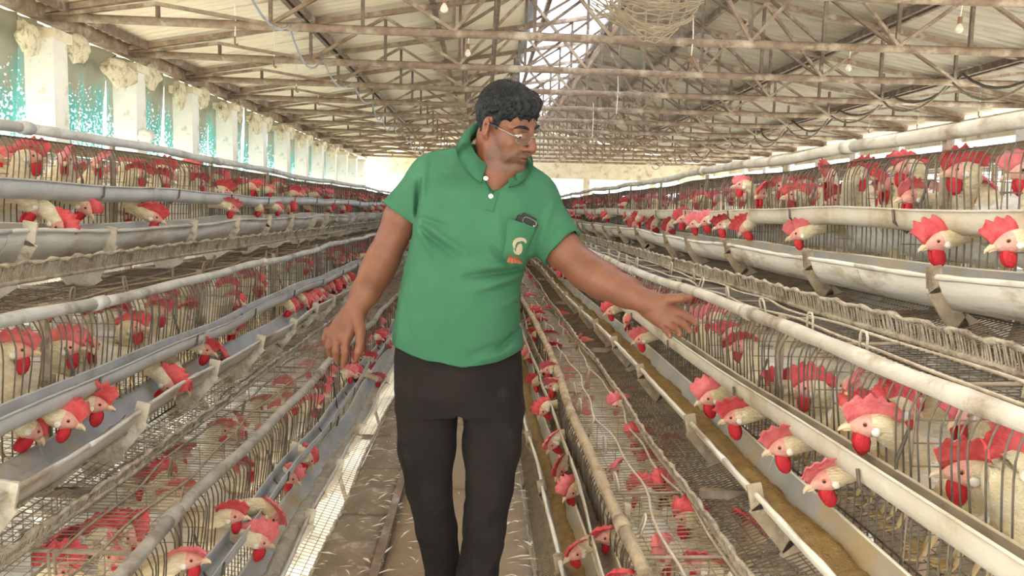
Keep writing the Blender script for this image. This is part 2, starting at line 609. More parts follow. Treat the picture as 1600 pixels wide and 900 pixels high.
def clump_mesh(seed, sx, sy, sz):
    bm = bmesh.new()
    bmesh.ops.create_icosphere(bm, subdivisions=3, radius=1)
    for v in bm.verts:
        p = v.co.copy()
        n = mnoise.noise(p * 1.6 + Vector((seed * 7.1, 0, 0))) * .38 + mnoise.noise(p * 4 + Vector((0, seed * 3.3, 0))) * .2 + mnoise.noise(p * 9) * .08
        p *= 1 + n
        if p.z < 0:
            p.x *= 1 - .35 * min(1, -p.z)
            p.y *= 1 - .35 * min(1, -p.z)
        v.co = (p.x * sx, p.y * sy, p.z * sz)
    me = bpy.data.meshes.new('straw_clump')
    bm.to_mesh(me)
    bm.free()
    me.materials.append(M['clump'])
    me.polygons.foreach_set('use_smooth', [True] * len(me.polygons))
    return me


cl = [clump_mesh(i, .09, .30, .19) for i in range(4)]
for k in range(0, 10):
    y = Y0 + DY * (k + 1)
    for h, (dy, dz, s) in enumerate([(-.46, -.16, .9), (.42, -.06, .7)]):
        o = link('straw_clump', cl[(k * 2 + h) % 4], None, (WL + .15, y + dy, 3.06 + dz), (0, 0, rng.uniform(-.3, .3)), (s, s, s * rng.uniform(.9, 1.3)))
        tag(o, 'ragged straw clump under the eave ' + ('before' if h == 0 else 'behind') + ' the ' + ORD[k] + ' left pillar', 'straw clump', 'straw clumps under the left eave')

# --- bulbs, strings, cables, cobweb
def lamp(px, py, y, label):
    p = on_y(px, py, y)
    r = empty('hanging_bulb', tuple(p))
    tag(r, label, 'bulb', 'bare bulbs under the roof')
    mb = MB()
    prof = [(0, -.032), (.018, -.028), (.030, -.012), (.032, .004), (.024, .024), (.014, .038), (.012, .046)]
    rows = [[(rr * math.cos(2 * PI * j / 12), rr * math.sin(2 * PI * j / 12), z) for j in range(12)] for rr, z in prof]
    mb.grid(rows, True)
    mb.build('bulb_globe', M['bulb_glass'], r, True)
    mb = MB()
    mb.tube([(0, 0, .045), (0, 0, .10)], [.017, .019], 10)
    mb.build('bulb_holder', M['brass'], r, True)
    mb = MB()
    mb.tube([(0, 0, .10), (.01, 0, .2), (0, 0, max(.22, EAVE - p[2]))], .004, 5)
    mb.build('bulb_cord', M['string'], r)


lamp(694, 14, Y0 + DY, 'bare light bulb hanging near the top edge above the man, nearest truss')
lamp(731, 84, Y0 + 2 * DY, 'bare light bulb hanging just above the man, under the third truss')
lamp(1499, 46, Y0 + DY, 'cobwebbed bulb hanging high up over the right cages near the edge')
lamp(1326, 107, Y0 + 2 * DY, 'cobwebbed bulb hanging over the right cages, lower than the other')
for i, (x, y0_, y1_, k) in enumerate([(367, 6, 60, 2), (428, 42, 97, 3), (463, 92, 137, 4), (497, 112, 158, 5), (1080, 22, 90, 2), (1529, 128, 176, 4), (1433, 155, 196, 5), (1357, 182, 202, 6), (925, 160, 218, 5), (963, 108, 180, 4)]):
    Y = Y0 + DY * k - .03
    p, q = on_y(x, y1_, Y), on_y(x, y0_, Y)
    r = empty('hanging_string', tuple(p))
    tag(r, 'thin pale string hanging from a truss, ' + ['first', 'second', 'third', 'fourth', 'fifth', 'tenth', 'ninth', 'eighth', 'sixth', 'seventh'][i] + ' hanging string counted from the left', 'string', 'strings hanging from the trusses')
    ztop = max(q[2], EAVE - .04)
    mb = MB()
    mb.tube([(0, 0, 0), (.01, 0, (ztop - p[2]) * .5), (0, 0, ztop - p[2])], .006, 5)
    mb.build('cord', M['string'], r)
    mb = MB()
    mb.tube([(0, 0, .02), (0, 0, -.05), (.02, 0, -.07), (.03, 0, -.05)], .010, 6)
    mb.build('hook', M['brass'], r)


def cable(x, zt, sag, label, y_start=YF, mtl='cable', r=.012):
    pts = []
    y = Y0
    k = 0
    while y < YB - 2:
        for j in range(8):
            u = j / 8
            pts.append((x + .05 * math.sin(k * 1.7 + u), y + DY * u, zt - sag * (1 - (2 * u - 1) ** 2) * (.7 + .5 * math.sin(k * 2.3) ** 2)))
        y += DY
        k += 1
    mb = MB()
    mb.tube(pts, r, 5)
    tag(mb.build('electric_cable', M[mtl], None, True), label, 'cable')


cable(-2.05, EAVE + .02, .22, 'blue-grey electric cable sagging from truss to truss under the left slope')
cable(6.2, EAVE + .0, .30, 'grey electric cable sagging from truss to truss under the right slope', mtl='wire_mid', r=.018)
cable(6.35, EAVE + .1, .26, 'dark thicker cable looping beside the grey one under the right slope', mtl='wire', r=.02)

# old dusty net sagging under the ridge at the top of the picture
mb = MB()
pc_ = on_y(1010, 12, 7.9)
for i in range(40):
    u = i / 39
    wv = .30 + .25 * math.sin(u * PI)
    z = .30 - .62 * u
    pts = []
    for j in range(15):
        s_ = j / 14 * 2 - 1
        pts.append((s_ * wv * 1.15 + .03 * math.sin(i), .25 * s_ + .3 * math.cos(u * 3 + i * .37), z + .16 * s_ * s_ + .012 * math.sin(j * 1.9 + i * 2.1)))
    mb.tube(pts, .007, 4)
for i in range(9):
    s_ = i / 8 * 2 - 1
    mb.tube([(s_ * (.30 + .25 * math.sin(u * PI)) * 1.1, .25 * s_, .30 - .62 * u + .16 * s_ * s_) for u in [k / 9 for k in range(10)]], .008, 4)
o = mb.build('sagging_net', M['web'], None, False, tuple(pc_))
tag(o, 'bundle of dusty old netting sagging in curved strands under the ridge', 'net')

me = clump_mesh(8, .10, .09, .10)
me.materials.clear()
me.materials.append(M['string'])
p = on_x(228, 214, WL + .32)
o = link('plastic_bag', me, None, tuple(p))
tag(o, 'crumpled white plastic bag hanging by the net beside the second left pillar', 'bag')

# --- walkway of slabs with a steel rail
fl = tag(empty('floor', (0, 0, 0)), kind='structure')


def slab_mesh(wd, ln, th, m, seed):
    bm = bmesh.new()
    bmesh.ops.create_grid(bm, x_segments=8, y_segments=10, size=.5)
    for v in bm.verts:
        edge = max(abs(v.co.x), abs(v.co.y)) > .49
        v.co = (v.co.x * wd, v.co.y * ln, (mnoise.noise(Vector((v.co.x * 3, v.co.y * 4, seed))) * .010) - (.008 if edge else 0))
    ret = bmesh.ops.extrude_edge_only(bm, edges=[e for e in bm.edges if e.is_boundary])
    for v in [x for x in ret['geom'] if isinstance(x, bmesh.types.BMVert)]:
        v.co.z = -th
    me = bpy.data.meshes.new('slab')
    bm.to_mesh(me)
    bm.free()
    me.materials.append(m)
    me.polygons.foreach_set('use_smooth', [True] * len(me.polygons))
    return me


sl = [slab_mesh(.222, .60, .06, M['slab'], i) for i in range(4)]
sr = [slab_mesh(.575, 1.15, .06, M['soil'], i + 9) for i in range(3)]
y, i = .6, 0
while y < 29:
    o = link('slab', sl[i % 4], fl, (-.505, y, rng.uniform(-.006, .006)), (rng.uniform(-.01, .01), 0, rng.uniform(-.01, .01)))
    y += .615
    i += 1
y, i = .8, 0
while y < 29:
    link('slab', sr[i % 3], fl, (-.07, y, rng.uniform(-.004, .004)))
    y += 1.16
    i += 1
mb = MB()
mb.bar((-.375, .3, .005), (-.375, 29, .005), .035, .05)
mb.bar((-.40, .3, -.02), (-.40, 29, -.02), .05, .012)
tag(mb.build('trim_2', M['steel_dk']), kind='structure')
mb = MB()
for x in (-.58, .19):
    mb.bar((x, .3, -.13), (x, 29, -.13), .08, .14)
tag(mb.build('trim_3', M['steel_dk']), kind='structure')
mb = MB()
y = 1.0
while y < 29:
    mb.box((-.2, y, -1.2), (.7, .12, 2.0))
    y += 2.4
tag(mb.build('trim_4', M['plaster']), kind='structure')

# loose feathers and straw on the walkway
mb = MB()
for i in range(900):
    y = 1.8 + 12 * rng.random() ** 1.7
    x = rng.choice([rng.gauss(-.42, .06), rng.uniform(-.6, .22), rng.gauss(-.36, .03), rng.gauss(.19, .04)])
    x = min(.23, max(-.61, x))
    a = rng.uniform(-1.2, 1.2)
    ln = rng.uniform(.01, .045)
    w_ = rng.uniform(.002, .007)
    dx, dy = math.cos(a) * ln, math.sin(a) * ln
    nx, ny = -math.sin(a) * w_, math.cos(a) * w_
    z = .012 + rng.uniform(0, .012)
    mb.add([(x - dx, y - dy, z), (x + nx, y + ny, z + .006), (x + dx, y + dy, z + rng.uniform(0, .01)), (x - nx, y - ny, z + .006)], [(0, 1, 2, 3)])
tag(mb.build('feather_litter', M['litter']), 'loose feathers and straw bits littering the walkway slabs', 'litter', kind='stuff')

# ================================================================== cages
YA, YE = .35, 28.6     # the rows run from here to there
SIDE = {1: 'right', -1: 'left'}
TIER = {1: 'lower', 2: 'middle', 3: 'upper'}


def wob(y, s, amp=1.0):
    return amp * (.007 * math.sin(1.15 * y + s * 2.1) + .005 * math.sin(2.7 * y + s * 4.7) + .003 * math.sin(5.9 * y + s))


# per row: pipe x, pipe z, cage-top z, depth, floor z (front, back), channel (inner x, outer x, z rim), trough (back x,z  front x,z  depth), lip (x, z)
ROWS = {
    (1, 1): dict(xp=.432, zp=.48, zt=.47, D=.46, zf=.07, ci=.418, co=.362, cz=.380, tb=(.398, .200), tf=(.280, .195), td=.09, lip=(.235, -.06), pr=.021),
    (1, 2): dict(xp=.867, zp=1.06, zt=1.05, D=.46, zf=.58, ci=.846, co=.775, cz=.873, oz=.020, tb=(.850, .700), tf=(.706, .690), td=.075, lip=(.668, .500), pr=.021),
    (1, 3): dict(xp=1.32, zp=1.632, zt=1.578, D=.46, zf=1.13, ci=1.30, co=1.225, cz=1.405, tb=(1.285, 1.262), tf=(1.155, 1.242), td=.085, lip=(1.120, 1.068), pr=.022),
    (-1, 1): dict(xp=-.855, zp=.48, zt=.47, D=.46, zf=.02, ci=-.825, co=-.765, cz=.285, tb=(-.80, .15), tf=(-.668, .130), td=.08, lip=(-.630, -.04), pr=.020),
    (-1, 2): dict(xp=-1.22, zp=1.05, zt=1.04, D=.46, zf=.56, ci=-1.185, co=-1.115, cz=.860, tb=(-1.20, .712), tf=(-1.065, .712), td=.075, lip=(-1.085, .525), pr=.019),
    (-1, 3): dict(xp=-1.58, zp=1.615, zt=1.58, D=.46, zf=1.14, ci=-1.555, co=-1.48, cz=1.428, tb=(-1.52, 1.291), tf=(-1.395, 1.272), td=.100, lip=(-1.375, 1.128), pr=.019),
}


def catmull(P, n):
    P = [Vector(p) for p in P]
    out_ = []
    for i in range(len(P) - 1):
        p0, p1, p2, p3 = P[max(i - 1, 0)], P[i], P[i + 1], P[min(i + 2, len(P) - 1)]
        for k in range(n):
            u = k / n
            out_.append(.5 * ((2 * p1) + (p2 - p0) * u + (2 * p0 - 5 * p1 + 4 * p2 - p3) * u * u + (3 * p1 - p0 - 3 * p2 + p3) * u ** 3))
    out_.append(P[-1])
    return out_


def steps(a, b, d):
    n = max(1, int(round((b - a) / d)))
    return [a + (b - a) * i / n for i in range(n + 1)]


def wire_np(A, B, r):
    """many straight three-sided wires at once: returns verts, faces"""
    A, B = np.asarray(A, float), np.asarray(B, float)
    T = B - A
    T /= np.linalg.norm(T, axis=1)[:, None]
    ref = np.where(np.abs(T[:, 2:3]) > .8, np.array([[0, 1.0, 0]]), np.array([[0, 0, 1.0]]))
    U = np.cross(T, ref)
    U /= np.linalg.norm(U, axis=1)[:, None]
    V = np.cross(T, U)
    vs = []
    for P in (A, B):
        for w_ in (0, 2 * PI / 3, 4 * PI / 3):
            vs.append(P + r * (math.cos(w_) * U + math.sin(w_) * V))
    v = np.stack(vs, 1).reshape(-1, 3)
    base = np.arange(len(A))[:, None, None] * 6
    f = base + np.array([[0, 1, 4, 3], [1, 2, 5, 4], [2, 0, 3, 5]])[None]
    return v, f.reshape(-1, 4)


def np_mesh(name, v, f, mats, midx=None, smooth=False):
    me = bpy.data.meshes.new(name)
    n, k = f.shape
    me.vertices.add(len(v))
    me.vertices.foreach_set('co', np.ascontiguousarray(v, dtype=np.float32).ravel())
    me.loops.add(n * k)
    me.loops.foreach_set('vertex_index', np.ascontiguousarray(f, dtype=np.int32).ravel())
    me.polygons.add(n)
    me.polygons.foreach_set('loop_start', np.arange(0, n * k, k, dtype=np.int32))
    me.polygons.foreach_set('loop_total', np.full(n, k, dtype=np.int32))
    for m in (mats if isinstance(mats, (list, tuple)) else [mats]):
        me.materials.append(m)
    if midx is not None:
        me.polygons.foreach_set('material_index', np.asarray(midx, dtype=np.int32))
    if smooth:
        me.polygons.foreach_set('use_smooth', np.ones(n, dtype=bool))
    me.update(calc_edges=True)
    return me


class WB:
    def __init__(s):
        s.v, s.f, s.n = [], [], 0

    def wires(s, A, B, r):
        if len(A) == 0:
            return
        v, f = wire_np(A, B, r)
        s.v.append(v)
        s.f.append(f + s.n)
        s.n += len(v)

    def build(s, name, m, parent):
        return link(name, np_mesh(name, np.concatenate(s.v), np.concatenate(s.f), m), parent)


def sweep(mb, prof, ys, seed, amp=1.0, closed=True, inner=None):
    rows = []
    f0_ = len(mb.f)
    for y in ys:
        dx, dz = wob(y, seed, amp), wob(y, seed + 3.3, amp)
        rows.append([(p[0] + dx, y, p[1] + dz) for p in prof])
    mb.grid(rows, closed)
    if inner is not None:       # the profile segments that form the inside face
        n = len(prof)
        for q in range(f0_, len(mb.f)):
            if (q - f0_) % n in inner:
                mb.m[q] = 1
    if closed and len(prof) > 2:
        n = len(prof)
        mb.add(rows[0], [tuple(range(n))])
        mb.add(rows[-1], [tuple(range(n - 1, -1, -1))])


def section_name(i, n):
    return ORD[i] if i < len(ORD) else 'far'


for (s, t), R in ROWS.items():
    seed = s * 3 + t * 1.7 + 5
    side, tier = SIDE[s], TIER[t]
    amp = {(1, 1): 1.6, (-1, 1): 1.2}.get((s, t), 1.0)
    xp, zp, zt, D, zf = R['xp'], R['zp'], R['zt'], R['D'], R['zf']
    zb = zf + .07
    xb = xp + s * D
    cage = empty('cage_row', (0, 0, 0))
    tag(cage, f'{tier} row of wire battery cages on the {side} side of the aisle', 'cage')
    # front rail, in lengths of pipe
    pm_ = {(1, 1): 'brown_pipe', (1, 2): 'pvc', (1, 3): 'pvc', (-1, 1): 'greybrown_pipe', (-1, 2): 'pvc_grey', (-1, 3): 'pvc_grey'}[(s, t)]
    L_ = 1.9
    y = YA - .4 + .3 * t
    i = 0
    while y < YE:
        ye = min(y + L_, YE)
        ys = steps(y, ye, .19)
        mb = MB()
        kk = R['pr']
        mb.tube([(xp + wob(v, seed, amp), v, zp + wob(v, seed + 3.3, amp)) for v in ys], [kk * (1 + .10 * math.sin(v * 17 + seed)) for v in ys], 8)
        if i % 1 == 0:   # socket at the joint
            v = ys[0]
            mb.tube([(xp + wob(v, seed, amp), v - .03, zp + wob(v, seed + 3.3, amp)), (xp + wob(v, seed, amp), v + .04, zp + wob(v, seed + 3.3, amp))], kk * 1.22, 8)
        mb.build('front_rail', M[pm_], cage, True)
        y = ye
        i += 1
    # front bars: the near ones each a piece, the far ones joined
    zlo = zf + .005
    ztop = (zt if t == 3 else zp)
    bars = []
    for v in range(3):
        mb = MB()
        h = ztop - zlo
        bow = [.0, .012, .006][v]
        cr = catmull([(0, 0, 0), (-s * .004, 0, h * .45), (-s * (.014 + bow * .6), 0, h * .74), (-s * (.016 + bow * .8), 0, h * .88), (-s * .006, 0, h * .97), (s * .004, 0, h)], 2)
        mb.tube(cr, .0023, 4, caps=False)
        bars.append(mb.mesh('front_bar', M['wire']))
    y = YA + .12
    wbx = WB()
    A, B = [], []
    cnt = 0
    y_near = {1: 4.3, 2: 4.2, 3: 5.0}[t]
    while y < YE:
        x0 = xp + wob(y, seed, amp)
        if y < y_near and cnt < 110:
            link('front_bar', bars[rng.randrange(3)], cage, (x0, y + rng.uniform(-.004, .004), zlo), (rng.uniform(-.02, .02), 0, 0))
            cnt += 1
        else:
            A.append((x0, y, zlo))
            B.append((x0 + rng.uniform(-.006, .006), y + rng.uniform(-.006, .006), ztop))
        y += .034
    wbx.wires(A, B, .0026)
    for z in (zlo, zlo + .10, ztop):       # horizontal wires of the front
        ys = steps(YA, YE, .25)
        P = [(xp + wob(v, seed, amp), v, z + (wob(v, seed + 3.3, amp) if z == ztop else 0)) for v in ys]
        wbx.wires(P[:-1], P[1:], .0032)
    tag(wbx.build('front_bars', M['wire'], cage), kind='stuff')
    # top grid
    ztb = zt + .0
    wt = WB()
    ys = np.arange(YA, YE, .026)
    dz = np.array([wob(v, seed + 3.3, amp) for v in ys])
    dx = np.array([wob(v, seed, amp) for v in ys])
    n = len(ys)
    jit = np.array([rng.uniform(-.006, .006) for _ in ys])
    wt.wires(np.stack([xp + dx, ys, ztb + dz], 1), np.stack([np.full(n, xb), ys + jit, np.full(n, ztb + .01)], 1), .0021 if s > 0 else .0018)
    nl = 10
    for q in range(1, nl):
        ys2 = steps(YA, YE, .6)
        u = q / nl
        P = [(xp + s * D * u + wob(v, seed, amp) * (1 - u), v, ztb + .003 + wob(v, seed + 3.3, amp) * (1 - u)) for v in ys2]
        wt.wires(P[:-1], P[1:], .0013)
    tag(wt.build('top_grid', M['wire'] if (s, t) == (1, 2) else M['wire_brown'] if t == 2 else M['wire_mid'], cage), kind='stuff')
    # caked lengthwise wires lying on the top
    if t < 3:
        for q, u in enumerate((.22, .47, .72)):
            ys3 = steps(YA, YE, .09)
            mb = MB()
            mb.tube([(xp + s * D * u + .016 * math.sin(v * 4.1 + q * 2 + seed) + .009 * math.sin(v * 11 + q), v, ztb + .012 + .004 * math.sin(v * 9 + q)) for v in ys3], .0046, 5)
            mb.build('lengthwise_wire', M['wire_pale'] if s > 0 else M['wire_mid'], cage, True)
        lm = MB()
        lm.tube([(0, -.012, 0), (0, -.012, .055), (0, -.007, .066), (0, .007, .066), (0, .012, .055), (0, .012, 0)], .0036, 5)
        lme = lm.mesh('wire_loop', M['wire_pale'] if s > 0 else M['wire_mid'], True)
        y = YA + .3
        while y < 7.5:
            link('wire_loop', lme, cage, (xp + s * rng.choice([.03, .05, .16]), y, zt + .0), (rng.uniform(-.15, .15), rng.uniform(-.25, .25), PI / 2 * rng.choice([0, 0, .15])))
            y += rng.uniform(.26, .5)
        # cross frame rods between cells
        cm_ = MB()
        cm_.tube([(0, 0, 0), (s * D, 0, .01)], .005, 5)
        cme = cm_.mesh('cross_rod', M['wire_mid'], True)
        y = YA + .2
        while y < 14:
            link('cross_rod', cme, cage, (xp, y, zt + .004))
            y += .46
    # floor grid reaching out to the egg tray lip
    lx, lz = R['lip']
    wf = WB()
    ys = np.arange(YA, YE, .03)
    n = len(ys)
    ys_ = np.arange(YA, YE, .017 if s > 0 else .03)
    n_ = len(ys_)
    wf.wires(np.stack([np.full(n_, lx), ys_, np.full(n_, lz)], 1), np.stack([np.full(n_, xp), ys_, np.full(n_, zf)], 1), .0021 if s > 0 else .0016)
    0 and wf.wires(np.stack([np.full(n, lx), ys, np.full(n, lz)], 1), np.stack([np.full(n, xp), ys, np.full(n, zf)], 1), .0016)
    wf.wires(np.stack([np.full(n, xp), ys, np.full(n, zf)], 1), np.stack([np.full(n, xb), ys, np.full(n, zb)], 1), .0016)
    for q in range(0, 18):
        u = q / 17
        if u < .36:
            x, z = lx + (xp - lx) * u / .36, lz + (zf - lz) * u / .36
        else:
            x, z = xp + (xb - xp) * (u - .36) / .64, zf + (zb - zf) * (u - .36) / .64
        wf.wires([(x, YA, z - .002)], [(x, YE, z - .002)], .0018)
    tag(wf.build('floor_grid', M['wire_brown'] if s > 0 else M['wire_mid'], cage), kind='stuff')
    # back grid
    wk = WB()
    ys = np.arange(YA, YE, .05)
    n = len(ys)
    wk.wires(np.stack([np.full(n, xb), ys, np.full(n, zb)], 1), np.stack([np.full(n, xb), ys, np.full(n, zt)], 1), .002)
    for z in steps(zb, zt, .1):
        wk.wires([(xb, YA, z)], [(xb, YE, z)], .002)
    tag(wk.build('back_grid', M['wire_mid'], cage), kind='stuff')
    # partitions between the cells
    mbp = WB()
    A, B = [], []
    for z in steps(.02, zt - zf - .02, .05):
        A.append((0, 0, z))
        B.append((s * D, 0, z))
    for x in steps(0, D, .09):
        A.append((s * x, 0, .0))
        B.append((s * x, 0, zt - zf))
    mbp.wires(A, B, .002)
    pme = np_mesh('partition', np.concatenate(mbp.v), np.concatenate(mbp.f), M['wire_mid'])
    y = YA + .2
    while y < YE:
        link('partition', pme, cage, (xp + s * .005, y, zf))
        y += .46
    # upturned lip of the egg tray, caked with dust
    wl = WB()
    ys = np.arange(YA, YE, .011)
    n = len(ys)
    j1 = np.array([rng.uniform(-.004, .004) for _ in ys])
    hl = .055 if t == 3 else .035
    wx = np.array([wob(v, seed + 8, 1.2) for v in ys])
    wl.wires(np.stack([lx + wx, ys, np.full(n, lz - .008)], 1), np.stack([lx - s * .012 + wx + j1, ys + .008, lz + hl + j1], 1), .0024)
    tag(wl.build('egg_tray_lip', M['lip'], cage), kind='stuff')
    mb = MB()
    ys = steps(YA, YE, .03)
    rad = [.006 + .003 * math.sin(v * 130) + .002 * rng.random() for v in ys]
    mb.tube([(lx - s * .012 + wob(v, seed + 8, 1.2), v, lz + hl + .004 * math.sin(v * 41)) for v in ys], rad, 5)
    mb.build('lip_wire', M['lip'], cage, True)
    mb = MB()
    ys = steps(YA, YE, .05)
    mb.tube([(lx + wob(v, seed + 8, 1.2), v, lz) for v in ys], [.007 + .004 * rng.random() for v in ys], 5)
    mb.build('lip_foot_wire', M['lip'], cage, True)
    # uprights
    um = MB()
    um.box((0, 0, (zt - zf) / 2 + .01), (.016, .022, zt - zf + .06))
    um.box((-s * .004, 0, (zt - zf) * .62), (.03, .034, .03))
    ume = um.mesh('upright', M['bracket'])
    y = YA + .66
    while y < YE:
        link('upright', ume, cage, (xp + s * .02, y, zf))
        y += 1.2

    # ---------------- water channel
    ch = empty('water_channel', (0, 0, 0))
    tag(ch, f'open water channel hung along the front of the {tier} cage row on the {side} side', 'water channel')
    ci, co, cz = R['ci'], R['co'], R['cz']
    dp = .055 if t < 3 else .062
    th = .004
    cw = abs(ci - co)
    mid = (ci + co) / 2
    # U profile: inner rim -> round bottom -> outer rim, then back inside
    oz = R.get('oz', 0.0)
    o_ = []
    i_ = []
    for q in range(9):
        a = PI * q / 8
        cx = mid + (ci - mid) * math.cos(a)
        zz = cz + oz * q / 8 - dp * abs(math.sin(a)) ** .45
        o_.append((cx, zz))
        a2 = a
        i_.append((mid + (ci - mid - (th if ci > mid else -th)) * math.cos(a2), cz + oz * q / 8 - (dp - th) * abs(math.sin(a2)) ** .45 + (0)))
    prof = o_ + i_[::-1]
    if s < 0:
        prof = prof[::-1]
    y = YA - .3 + .4 * t
    k = 0
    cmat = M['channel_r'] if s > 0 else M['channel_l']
    while y < YE:
        ye = min(y + 2.3, YE)
        mb = MB()
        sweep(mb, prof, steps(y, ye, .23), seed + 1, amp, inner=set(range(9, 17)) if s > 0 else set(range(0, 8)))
        # rolled rim lips
        for rx_, rz_ in ((ci, cz), (co, cz + oz)):
            mb.tube([(rx_ + wob(v, seed + 1, amp), v, rz_ + wob(v, seed + 4.3, amp)) for v in steps(y, ye, .23)], .0038, 5)
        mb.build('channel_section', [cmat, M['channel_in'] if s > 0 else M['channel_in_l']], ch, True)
        # collar at the joint
        mb = MB()
        pr2 = [(mid + (p[0] - mid) * 1.08, p[1] - .003) for p in o_] + [(mid + (p[0] - mid) * 1.0, p[1]) for p in o_[::-1]]
        if s < 0:
            pr2 = pr2[::-1]
        sweep(mb, pr2, [y - .02, y + .02], seed + 1, amp)
        mb.build('joint_collar', cmat, ch, True)
        y = ye
        k += 1
    hk = MB()
    hk.tube([(ci - mid + s * .02, 0, .09), (ci - mid, .004, .02), (ci - mid + 0, 0, -.02), (0, 0, -dp - .006), (co - mid - s * .004, 0, -dp * .6), (co - mid - s * .005, .01, -.0)], .0042, 5)
    hme = hk.mesh('wire_hook', M['wire'], True)
    y = YA + .35
    while y < 12:
        link('wire_hook', hme, ch, (mid + wob(y, seed + 1, amp), y, cz + wob(y, seed + 4.3, amp)))
        y += .78

    # ---------------- feed trough
    tr = empty('feed_trough', (0, 0, 0))
    tag(tr, f'long sheet-metal feed trough along the {tier} cage row on the {side} side', 'trough')
    (bx, bz), (fx, fz), td = R['tb'], R['tf'], R['td']
    wd = abs(bx - fx)
    pr = [(bx, bz), (bx - s * wd * .10, bz - td * .62), (bx - s * wd * .32, bz - td * .97), (bx - s * wd * .62, fz - td), (bx - s * wd * .86, fz - td * .5), (fx, fz)]
    th = .005
    inn = [(p[0] + (s * th if q > 3 else (-s * th if q < 2 else 0)), p[1] + (th if 0 < q < 5 else .0)) for q, p in enumerate(pr)]
    prof = pr + inn[::-1]
    if s < 0:
        prof = prof[::-1]
    y = YA - .2 + .25 * t
    tmat = M['trough_r'] if s > 0 else M['trough_l']
    k = 0
    while y < YE:
        ye = min(y + 1.44, YE)
        mb = MB()
        sweep(mb, prof, steps(y, ye - .004, .18), seed + 2, amp * 1.1, inner=set(range(6, 11)) if s > 0 else set(range(0, 5)))
        mb.tube([(fx + wob(v, seed + 2, amp * 1.1), v, fz + wob(v, seed + 5.3, amp * 1.1)) for v in steps(y, ye, .09)], [.0075 + .0015 * math.sin(v * 31) for v in steps(y, ye, .09)], 6)
        mb.tube([(bx + wob(v, seed + 2, amp * 1.1), v, bz + wob(v, seed + 5.3, amp * 1.1)) for v in steps(y, ye, .18)], .004, 5)
        mb.build('trough_section', [tmat, M['trough_in']], tr, True)
        y = ye
        k += 1
    # brackets
    bk = MB()
    up = Vector((0, 1, 0))
    bw = .062 if s < 0 else .052
    bk.bar((fx - s * .008, 0, fz + .030), (fx + s * .006, 0, fz - td * .45), bw * .7, .008, up=up)
    bk.bar((fx + s * .002, 0, fz - td * .30), (fx + s * wd * .62, 0, fz - td - .050), bw, .008, up=up)
    bk.bar((fx + s * wd * .56, 0, fz - td - .038), (bx + s * .05, 0, fz - td - .105), bw * 1.5, .008, up=up)
    bk.bar((fx - s * .010, .016, fz + .022), (fx - s * .002, .016, fz - .03), .014, .012, up=up)
    bme = bk.mesh('bracket', M['bracket'] if s > 0 else M['bracket_l'])
    y = {(1, 3): 1.99, (-1, 3): 2.49}.get((s, t), 1.75)
    while y < 14:
        link('bracket', bme, tr, (wob(y, seed + 2, amp), y, wob(y, seed + 5.3, amp)), (rng.uniform(-.15, .15), 0, 0))
        y += .74 if s > 0 else .63
    # meal in the trough
    lev = {(1, 1): .40, (1, 2): .50, (1, 3): .2, (-1, 1): .20, (-1, 2): .20, (-1, 3): .2}[(s, t)]
    mb = MB()
    rows = []
    for y in steps(YA, YE, .035 if t < 3 else .08):
        row = []
        zz = bz - td * (1 - lev) + wob(y, seed + 5.3, amp * 1.1)
        hw = .5 + .5 * lev
        for q in range(7):
            u = q / 6
            half = .20 + .24 * lev
            x = bx + (fx - bx) * (.48 + half * (2 * u - 1)) + wob(y, seed + 2, amp * 1.1)
            h = .018 * mnoise.noise(Vector((x * 30, y * 9, seed))) + .010 * mnoise.noise(Vector((x * 90, y * 40, seed))) - .006 * (abs(u - .5) * 2) ** 2
            e = -.012 if q in (0, 6) else 0
            h = max(-.012, min(.02, h))
            row.append((x, y, zz + h + e))
        rows.append(row)
    mb.grid(rows, flip=s > 0)
    o = mb.build('feed_meal', M['feed'] if s > 0 else M['feed_grey'], None, True)
    tag(o, ('brown' if s > 0 else 'greyish') + f' meal lying in the feed trough of the {tier} row on the {side} side', 'feed', kind='stuff')

# the far halves of the A-frames: the upper rows that face the next aisles
for s in (1, -1):
    src = [o for o in COL.objects if o.name.startswith('cage_row') and o.get('label', '').startswith('upper') and SIDE[s] in o['label']][0]
    far = src.copy()
    COL.objects.link(far)
    far['label'] = f'wire cage row back to back behind the upper row on the {SIDE[s]} side'
    R = ROWS[(s, 3)]
    far.location = (2 * (R['xp'] + s * (R['D'] + .04)), 0, 0)
    far.scale = (-1, 1, 1)
    for ch in src.children:
        if ch.name.split('.')[0] in ('front_bar', 'lip_foot_wire', 'top_grid'):
            continue
        c_ = ch.copy()
        COL.objects.link(c_)
        c_.parent = far

# droppings heaped on the ground under the right-hand rows
mb = MB()
rows = []
for y in steps(.2, YE + .3, .22):
    row = []
    for q in range(13):
        u = q / 12
        x = .62 + 4.2 * u
        z = -2.2 + 1.75 * math.sin(PI * u) ** .35 * (1 + .12 * mnoise.noise(Vector((x * 1.5, y * .8, 3)))) + .05 * mnoise.noise(Vector((x * 6, y * 5, 1)))
        row.append((x, y, max(z, -2.21)))
    rows.append(row)
mb.grid(rows)
tag(mb.build('droppings_heap', M['soil'], None, True), 'long brown heap of droppings on the ground under the right cages', 'droppings', kind='stuff')

# a bent black wire hooked over the lower left rail
mb = MB()
xw = ROWS[(-1, 1)]['xp'] + .012
pw_ = [on_x(497, 592, xw - .05), on_x(507, 594, xw - .03), on_x(521, 598, xw), on_x(525, 625, xw + .03), on_x(529, 655, xw + .06), on_x(526, 665, xw + .075)]
mb.tube([tuple(p) for p in pw_], .005, 6)
tag(mb.build('bent_wire', M['black'], None, True), 'bent black wire hooked over the lower left cage rail below the hand', 'wire')

